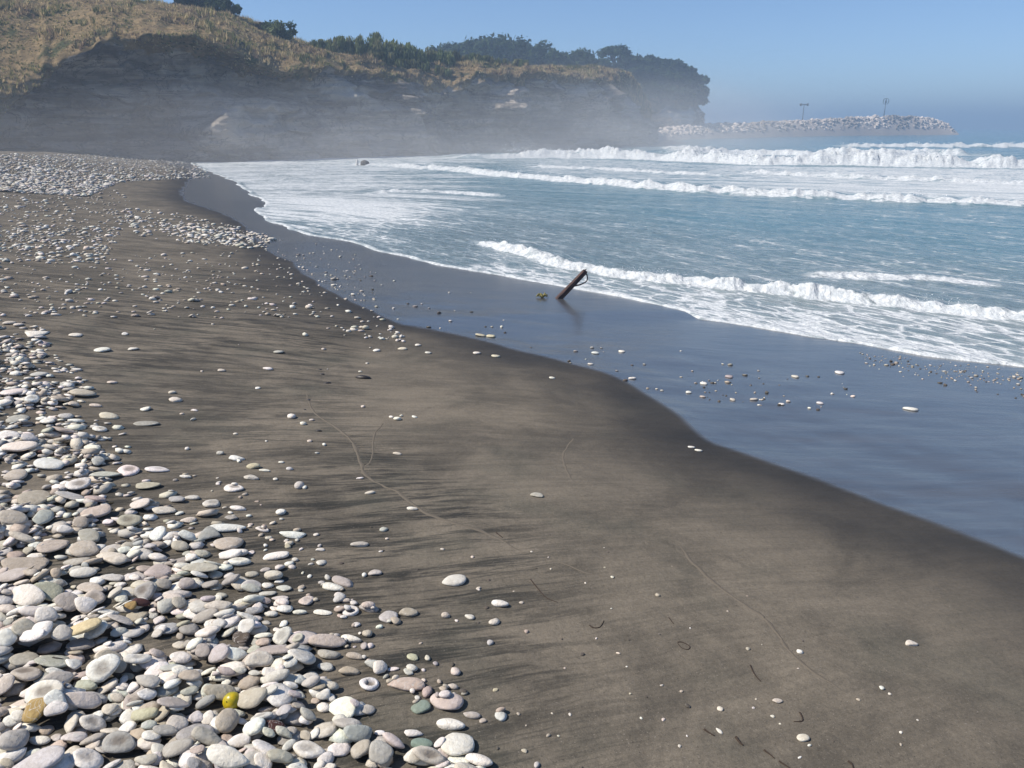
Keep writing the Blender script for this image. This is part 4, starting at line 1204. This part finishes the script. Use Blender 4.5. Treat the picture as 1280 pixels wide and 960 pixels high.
ZG = {'bank': 'pebbles in the bank', 'sand': 'pebbles scattered on the dark sand', 'wet': 'pebbles on the wet sand'}
LABELS = make_labels(sorted(INDIV))
for i in sorted(INDIV):
    s = STONES[i]
    sub = 3 if s['y'] < 4.2 else 2
    P, F, col, dirt, vein = stone_geo(s, sub, 3000 + i)
    me = mesh_np('pebble', P, F, M_PEB, {'col': ('FLOAT_COLOR', col4(col, len(P))), 'dirt': ('FLOAT', dirt), 'vein': ('FLOAT', vein)}, smooth=True)
    nm = 'seashell' if s['kind'] == 'r' else 'pebble'
    o = obj(nm, me, None, (s['x'], s['y'], s['z']))
    o.rotation_mode = 'QUATERNION'; o.rotation_quaternion = s['q']
    tag(o, LABELS[i], 'seashell' if s['kind'] == 'r' else 'pebble', ZG[s['zone']])

def join_stones(name, items, label, sub_fun, cat='pebbles'):
    Vs, Fs, Cs, Ds, Es = [], [], [], [], []; off = 0
    for n, (s, seed) in enumerate(items):
        P, F, col, dirt, vein = stone_geo(s, sub_fun(s), seed)
        m = np.array(s['q'].to_matrix())
        P = P @ m.T + np.array([s['x'], s['y'], s['z']])
        Vs.append(P); Fs.append(F + off); off += len(P); Cs.append(col4(col, len(P))); Ds.append(dirt); Es.append(vein)
    me = mesh_np(name, np.concatenate(Vs), np.concatenate(Fs), M_PEB, {'col': ('FLOAT_COLOR', np.concatenate(Cs)), 'dirt': ('FLOAT', np.concatenate(Ds)), 'vein': ('FLOAT', np.concatenate(Es))})
    o = obj(name, me); tag(o, label, cat, kind='stuff')
    return o
join_stones('pebble_bank', [(s, 9000 + i) for i, s in enumerate(STONES) if i not in INDIV and (s['vis'] > .02)],
            'lower layers of the bank of pale rounded pebbles', lambda s: 2 if s['y'] < 3.0 and s['vis'] > .25 else 1)

# far and scattered pebbles, sizes in metres, positions read from the picture's regions
def scatter(poly, n, size, seed, cols='WWWCCLLTG', clump=0.0, csc=1.0):
    r_ = np.random.default_rng(seed)
    us = [p[0] for p in poly]; vs = [p[1] for p in poly]
    m = n * 5
    u = r_.uniform(min(us), max(us), m); v = r_.uniform(min(vs), max(vs), m)
    k = in_poly(u, v, poly); u, v = u[k], v[k]
    P = to_ground(u, v)
    if clump > 0:
        g = fbm(P[:, 0] * csc, P[:, 1] * csc, seed=seed)
        k = r_.random(len(g)) < sstep(-.25, .45, g) * clump + (1 - clump)
        P, u, v = P[k], u[k], v[k]
    out = []
    for p, uu_, vv_ in list(zip(P, u, v))[:n]:
        a = float(np.clip(size * r_.lognormal(0, .38), size * .4, size * 2.3))
        b = a * r_.uniform(.6, .95); c = a * r_.uniform(.28, .5)
        z, q = settle(p[0], p[1], a, b, c, r_.uniform(0, 3.14), 0, .25, .08, r_, gz=p[2])
        out.append(dict(x=p[0], y=p[1], z=z, q=q, a=a, b=b, c=c, col=r_.choice(list(cols)), kind='p'))
    return out
FAR = []
FAR += scatter([(-60,193),(200,193),(255,204),(262,222),(150,228),(110,246),(-60,236)], 4600, .062, 901, 'WWWCLLLTG', .45, .25)
FAR += scatter([(0,225),(150,232),(170,262),(130,330),(-60,330),(-60,225)], 1250, .038, 902, 'WWWCCLT', .5, .35)
FAR += scatter([(130,262),(205,262),(300,285),(345,300),(330,312),(240,306),(180,298),(150,280)], 330, .045, 903, 'WWCCL', .5, .8)
FAR += scatter([(195,276),(250,280),(330,293),(345,302),(300,308),(220,302)], 300, .046, 904, 'WWWCC', .2, .8)
FAR += scatter([(-40,330),(330,312),(390,360),(400,400),(-40,395)], 430, .028, 905, 'WWCCLT', .3, .8)
FAR += scatter([(330,312),(350,310),(470,392),(520,430),(430,420),(380,370)], 120, .026, 906, 'WWWCC', .7, .9)
FAR += scatter([(345,300),(430,305),(480,345),(470,392),(400,350)], 80, .022, 907, 'WWLCG', .4, .9)
FAR += scatter([(430,330),(620,372),(640,420),(520,410),(450,380)], 26, .022, 908, 'WWGDD')
FAR += scatter([(640,430),(900,440),(1090,470),(1100,520),(850,500),(700,450)], 46, .016, 909, 'WWGDDTC')
FAR += scatter([(1060,437),(1160,449),(1290,466),(1290,482),(1180,474),(1090,455)], 150, .010, 910, 'LTGGDPG')
FAR += scatter([(1060,445),(1290,470),(1290,500),(1150,488)], 50, .015, 911, 'WLTGDC')
FAR += scatter([(140,400),(460,400),(520,520),(420,640),(330,600),(210,560)], 34, .020, 912, 'WWCL')
FAR += scatter([(380,640),(640,700),(700,960),(640,960),(520,800),(420,740)], 36, .011, 913, 'WCLTD')
FAR += scatter([(640,640),(1000,760),(1240,960),(650,960)], 60, .006, 914, 'WCTD')
FAR += scatter([(860,475),(960,470),(1010,510),(880,500)], 30, .014, 915, 'GDDTC')
FAR += scatter([(205,590),(330,600),(430,740),(560,830),(600,880),(500,880),(420,800),(340,700)], 130, .014, 916, 'WWCLTGP', .3, 1.5)
join_stones('scattered_pebbles', [(s, 20000 + i) for i, s in enumerate(FAR)], 'small pale pebbles strewn over the dark sand up to the cliff',
            lambda s: 2 if s['y'] < 7 else 1)

# ------------------------------------------------------------------ the yellow ball on the pebbles
def yellow_ball():
    P = to_ground([291], [884], 0.0, surf_h)[0]
    d = P[1] * CP - (P[2] - CAM_Z) * SP
    r = 11.5 * d / FPX
    z = float(hm_look(P[0], P[1]))
    t = NT('yellow_fruit')
    tc = t.new('ShaderNodeTexCoord').outputs['Object']
    n = t.ramp(t.noise(tc, 40.0, 3), .35, .65)
    gr = t.new('ShaderNodeSeparateXYZ'); t.link(tc, gr.inputs[0])
    c = t.mix(n, (.56, .40, .012), (.33, .29, .010))
    t.set(Base_Color=c, Roughness=.34, Specular_IOR_Level=.45, Subsurface_Weight=.25, Subsurface_Radius=(.01, .008, .002), Subsurface_Scale=.6)
    V, F = ICO[3]
    V = V * np.array([1, .97, .94]); V = V - V * (0.10 * np.exp(-((1 - V[:, 2]) / .10)))[:, None]
    root = empty('yellow_ball', (P[0], P[1], z + r * .80))
    obj('body', mesh_np('body', V * r, F, t.m), root)
    tv, tf = tube([(0, 0, r * .78), (.001, 0, r * .9), (.003, .001, r * 1.0)], [.0022, .0016, .0012], 6)
    obj('stalk', py_mesh('stalk', tv, tf, M_TWIG), root)
    root.rotation_euler = (R(50), R(-35), 0)
    tag(root, 'shiny round yellow-green ball resting among the pebbles', 'ball')
yellow_ball()

# ------------------------------------------------------------------ leaning post
def post():
    B = to_ground([699], [373])[0]
    d = B[1] * CP - (B[2] - CAM_Z) * SP
    T = np.array([B[0] + 36 * d / FPX, B[1] + .10, 0]); 
    # height of the tip from its pixel at that distance
    tip = at(731, 339.5, B[1] + .10)
    tip = Vector(tip); base = Vector(B)
    ax = (tip - base); L = ax.length
    root = empty('leaning_post', base)
    root.rotation_mode = 'QUATERNION'
    root.rotation_quaternion = Vector((0, 0, 1)).rotation_difference(ax.normalized()) @ Quaternion((0, 0, 1), R(25))
    r_ = np.random.default_rng(77)
    n, sides = 26, 16
    V = []; F = []
    for i in range(n):
        h = -.22 + (L + .22) * i / (n - 1)
        for k in range(sides):
            an = 2 * math.pi * k / sides
            sq = 1 / max(abs(math.cos(an)), abs(math.sin(an))) ** .55
            rr = .040 * sq * (1 + .10 * float(vnoise(k * .9, h * 3, seed=5)) - .16 * (k % 5 == 2)) * (1.10 - .12 * i / n)
            hh = h + (.05 * float(vnoise(k * 1.3, 4.0, seed=9)) + .02 * math.cos(an) if i == n - 1 else 0)
            V.append((math.cos(an) * rr, math.sin(an) * rr * .85, hh))
    for i in range(n - 1):
        for k in range(sides):
            k2 = (k + 1) % sides
            F.append((i*sides+k, i*sides+k2, (i+1)*sides+k2, (i+1)*sides+k))
    V.append((0, 0, L - .03)); c = len(V) - 1; e = (n - 1) * sides
    for k in range(sides): F.append((e + k, e + (k + 1) % sides, c))
    obj('shaft', py_mesh('shaft', V, F, M_WOOD, smooth=False), root)
    # splintered strip springing off the upper right side and back
    inv = root.rotation_quaternion.inverted()
    side = inv @ Vector((1, 0, -.25)); side.z = 0; side.normalize()
    path = [tuple(side * q + Vector((0, 0, h))) for q, h in ((.035, L * .52), (.066, L * .60), (.095, L * .68), (.120, L * .78), (.125, L * .86), (.100, L * .93), (.055, L * .985), (.02, L * .99))]
    tv, tf = tube(path, [.010, .011, .011, .010, .010, .010, .010, .008], 6)
    obj('splinter', py_mesh('splinter', tv, tf, M_WOOD), root)
    tag(root, 'short reddish brown wooden post leaning out of the wet sand', 'post')
    # clump of yellow green weed beside it
    Q = to_ground([678], [372])[0]
    r_ = np.random.default_rng(78)
    root2 = empty('seaweed_clump', (Q[0], Q[1], Q[2]))
    tm = mat_plain('yellow_weed', (.22, .19, .05), .55, .4)
    for i in range(16):
        an = r_.uniform(0, 6.28); l = r_.uniform(.05, .12)
        p = [(0, 0, .0)]
        for k in range(1, 5):
            p.append((math.cos(an + k * .25) * l * k / 4, math.sin(an + k * .25) * l * k / 4 * .8, .06 * math.sin(k / 4 * 2.7) * r_.uniform(.5, 1.2)))
        V, F = tube(p, [.012, .014, .012, .009, .004], 5)
        obj('frond', py_mesh('frond', V, F, tm), root2)
    tag(root2, 'small clump of yellow-green weed beside the leaning post', 'seaweed')
post()

# ------------------------------------------------------------------ twigs, weed, swash lines
def on_sand(u, v, lift=0.0):
    p = to_ground([u], [v])[0]; p[2] += lift
    return p
TW = [([(737,782),(742,785),(750,784),(755,776)], .0028, 'curved brown twig half sunk in the smooth sand'),
      ([(663,724),(674,738),(684,748),(697,753)], .0022, 'thin bent twig lying where the streaked sand ends'),
      ([(847,803),(853,803),(862,808),(860,812),(852,810),(847,804)], .0022, 'small loop of dark weed stalk on the smooth sand'),
      ([(938,832),(943,843),(951,852)], .0026, 'straight dark twig pointing at the half-buried cream stone'),
      ([(1000,891),(1003,898),(1002,902),(992,902)], .0026, 'short L-shaped twig on the smooth sand'),
      ([(880,912),(886,916),(893,920)], .0032, 'stubby dark twig in the litter line'),
      ([(920,922),(925,929),(929,932)], .0040, 'thick dark bark scrap in the litter line'),
      ([(955,938),(962,943),(968,948)], .0028, 'short dark twig at the lower end of the litter line'),
      ([(974,952),(982,957),(990,962)], .0028, 'dark twig at the bottom of the litter line'),
      ([(1060,952),(1065,956),(1067,963)], .0036, 'dark curled scrap of weed away from the litter line'),
      ([(836,772),(842,780)], .0020, 'tiny dark stalk near the weed loop'),
      ([(620,666),(628,672)], .0030, 'dark chip lying on the thin swash line')]
for path, r0, lab in TW:
    pts = [on_sand(u, v, r0 * .35) for u, v in path]
    o0 = pts[0].copy()
    pts = smooth_poly([p - o0 for p in pts], 3) if len(pts) > 2 else np.array([p - o0 for p in pts])
    rad = [r0 * (1.15 - .6 * i / max(1, len(pts) - 1)) * random.uniform(.85, 1.15) for i in range(len(pts))]
    V, F = tube([tuple(p) for p in pts], rad, 6)
    o = obj('twig', py_mesh('twig', V, F, M_TWIG), None, o0)
    tag(o, lab, 'twig')

def shell_chip(u, v, w, lab, col=(.78, .76, .70), yaw=0.5):
    p = on_sand(u, v); d = p[1] * CP - (p[2] - CAM_Z) * SP
    a = w * d / FPX / 2
    r_ = np.random.default_rng(int(u * 7 + v))
    P, F, _ = stone_shape(r_, 2, a, a * .45, a * .22, 5, 10, .08)
    me = mesh_np('shell_chip', P, F, M_PEB, {'col': ('FLOAT_COLOR', col4(col, len(P))), 'dirt': ('FLOAT', np.zeros(len(P))), 'vein': ('FLOAT', np.zeros(len(P)))})
    o = obj('shell_chip', me, None, (p[0], p[1], p[2] + a * .1)); o.rotation_euler = (0, 0, yaw)
    tag(o, lab, 'shell chip')
shell_chip(899, 914, 12, 'bright white shell chip in the litter line on the sand', yaw=-1.0)
shell_chip(1000, 947, 7, 'tiny white shell chip near the dark curled weed scrap')
for i, (u, v, w, h) in enumerate([(400,462,5,3),(403,468,7,4),(409,479,10,5),(386,500,5,5),(455,473,24,5),(381,512,4,3),(398,539,9,5)]):
    p = on_sand(u, v); d = p[1] * CP - (p[2] - CAM_Z) * SP
    r_ = np.random.default_rng(1200 + i)
    a = w * d / FPX / 2; b = max(a * .4, h * d / FPX / 2 * 1.3)
    P, F, _ = stone_shape(r_, 2, a, b, a * .28, 4, 9, .3)
    me = mesh_np('seaweed_scrap', P, F, M_WEED)
    o = obj('seaweed_scrap', me, None, (p[0], p[1], p[2] + a * .06)); o.rotation_euler = (0, 0, r_.uniform(-.3, .3))
    tag(o, 'long dark seaweed scrap lying apart on the bare sand' if i == 4 else f'small dark scrap along the thin curved swash line, {ORD[[0, 1, 2, 3, 0, 4, 5][i]]} from the top end', 'seaweed', None if i == 4 else 'dark scrap along the swash line')

def swash(pts, width, hgt, seed):
    pp = to_ground([p[0] for p in pts], [p[1] for p in pts])[:, :2]
    pp = smooth_poly(pp, 10)
    n = len(pp)
    tan = np.gradient(pp, axis=0); tan /= np.linalg.norm(tan, axis=1)[:, None] + 1e-9
    nor = np.stack([-tan[:, 1], tan[:, 0]], -1)
    q = np.arange(n)
    wob = .012 * fbm(q * .25, 0 * q, seed=seed)
    pp = pp + nor * wob[:, None]
    taper = sstep(0, n * .12, q) * sstep(n - 1, n * .88, q)
    w = width * (.7 + .5 * fbm(q * .3, 0 * q, seed=seed + 1)) 
    rows = []
    for k, hh in ((-1, -.003), (-.45, .55), (0, 1.0), (.5, .45), (1.2, -.003)):
        xy = pp + nor * (w * k)[:, None]
        z = G(xy[:, 0], xy[:, 1]) + (hgt * hh * taper * (.7 + .5 * fbm(q * .5, 0 * q, seed=seed + 2)) if hh > 0 else -.004)
        rows.append(np.stack([xy[:, 0], xy[:, 1], z], -1))
    V = np.array(rows); F = grid_faces(5, n)
    t = bpy.data.materials.get('swash_sand')
    if t is None:
        m = NT('swash_sand'); g = m.new('ShaderNodeNewGeometry').outputs['Position']
        nn = m.noise(g, 300.0, 3, .7)
        m.set(Base_Color=m.mix(nn, (.092, .079, .062), (.175, .150, .118)), Roughness=.95, Specular_IOR_Level=.2, Normal=m.bump(nn, .5, .004)); t = m.m
    o = obj('swash_line', mesh_np('swash_line', V.reshape(-1, 3), F, t))
    tag(o, kind='structure')
swash([(383,492),(392,515),(420,535),(440,552),(450,575),(457,592),(475,606),(500,617),(530,640),(570,655),(610,667),(650,688)], .022, .0045, 1)
swash([(480,528),(468,545),(466,570),(455,585)], .013, .0022, 2)
swash([(850,683),(868,705),(900,735),(945,765),(962,780),(980,806),(1010,835),(1050,862)], .017, .0035, 3)
swash([(718,548),(704,566),(705,582),(715,600)], .015, .0022, 4)
swash([(690,700),(740,718),(765,722)], .010, .003, 5)

# ------------------------------------------------------------------ spray mist under the cliff, and the sea air
def mat_mist(name, dens):
    """spray: thickest in the middle of the bank, thinning smoothly to nothing at its outside, drifting in wisps"""
    m = bpy.data.materials.new(name); m.use_nodes = True
    n = m.node_tree.nodes; l = m.node_tree.links; n.remove(n['Principled BSDF'])
    v = n.new('ShaderNodeVolumePrincipled'); v.inputs['Color'].default_value = (.93, .92, .91, 1)
    tc = n.new('ShaderNodeTexCoord')
    ln = n.new('ShaderNodeVectorMath'); ln.operation = 'LENGTH'; l.new(tc.outputs['Object'], ln.inputs[0])
    mr = n.new('ShaderNodeMapRange'); mr.interpolation_type = 'SMOOTHERSTEP'
    l.new(ln.outputs['Value'], mr.inputs['Value'])
    mr.inputs['From Min'].default_value = 0.98; mr.inputs['From Max'].default_value = 0.0
    mr.inputs['To Min'].default_value = 0.0; mr.inputs['To Max'].default_value = dens
    no = n.new('ShaderNodeTexNoise'); l.new(tc.outputs['Object'], no.inputs['Vector']); no.inputs['Scale'].default_value = 4.0; no.inputs['Detail'].default_value = 3
    mu = n.new('ShaderNodeMath'); mu.operation = 'MULTIPLY_ADD'; l.new(no.outputs[0], mu.inputs[0]); mu.inputs[1].default_value = 3.2; mu.inputs[2].default_value = -0.6; mu.use_clamp = False
    mx = n.new('ShaderNodeMath'); mx.operation = 'MAXIMUM'; l.new(mu.outputs[0], mx.inputs[0]); mx.inputs[1].default_value = 0.25
    m2 = n.new('ShaderNodeMath'); m2.operation = 'MULTIPLY'; l.new(mx.outputs[0], m2.inputs[0]); l.new(mr.outputs[0], m2.inputs[1])
    l.new(m2.outputs[0], v.inputs['Density'])
    l.new(v.outputs[0], n['Material Output'].inputs['Volume'])
    return m

def mist(name, c, r, rz, dens, label):
    V, F = ICO[3]
    me = mesh_np(name, V, F, mat_mist(name, dens))
    o = obj(name, me, None, c); o.scale = r; o.rotation_euler = (0, 0, rz)
    tag(o, label, 'mist', kind='stuff')
mist('spray_mist', (-16, 57, 0), (46, 22, 8.5), R(28), .0165, 'pale spray mist hanging over the surf at the foot of the near cliff')
mist('spray_mist', (14, 92, 0), (54, 28, 12), R(54), .018, 'pale spray mist before the far end of the cliff')

hb = bmesh.new(); bmesh.ops.create_cube(hb, size=1.0)
for v_ in hb.verts:
    v_.co.x = v_.co.x * 9000; v_.co.y = -900 if v_.co.y < 0 else 3900; v_.co.z = -8.0 if v_.co.z < 0 else 30.0
hm_ = bpy.data.meshes.new('haze'); hb.to_mesh(hm_); hb.free()
hm_.materials.append(mat_volume('sea_haze', (.36, .49, .66), .0022, .0))
ho = obj('haze', hm_)
tag(ho, 'thin blue sea haze filling the air over the bay', 'haze', kind='stuff')
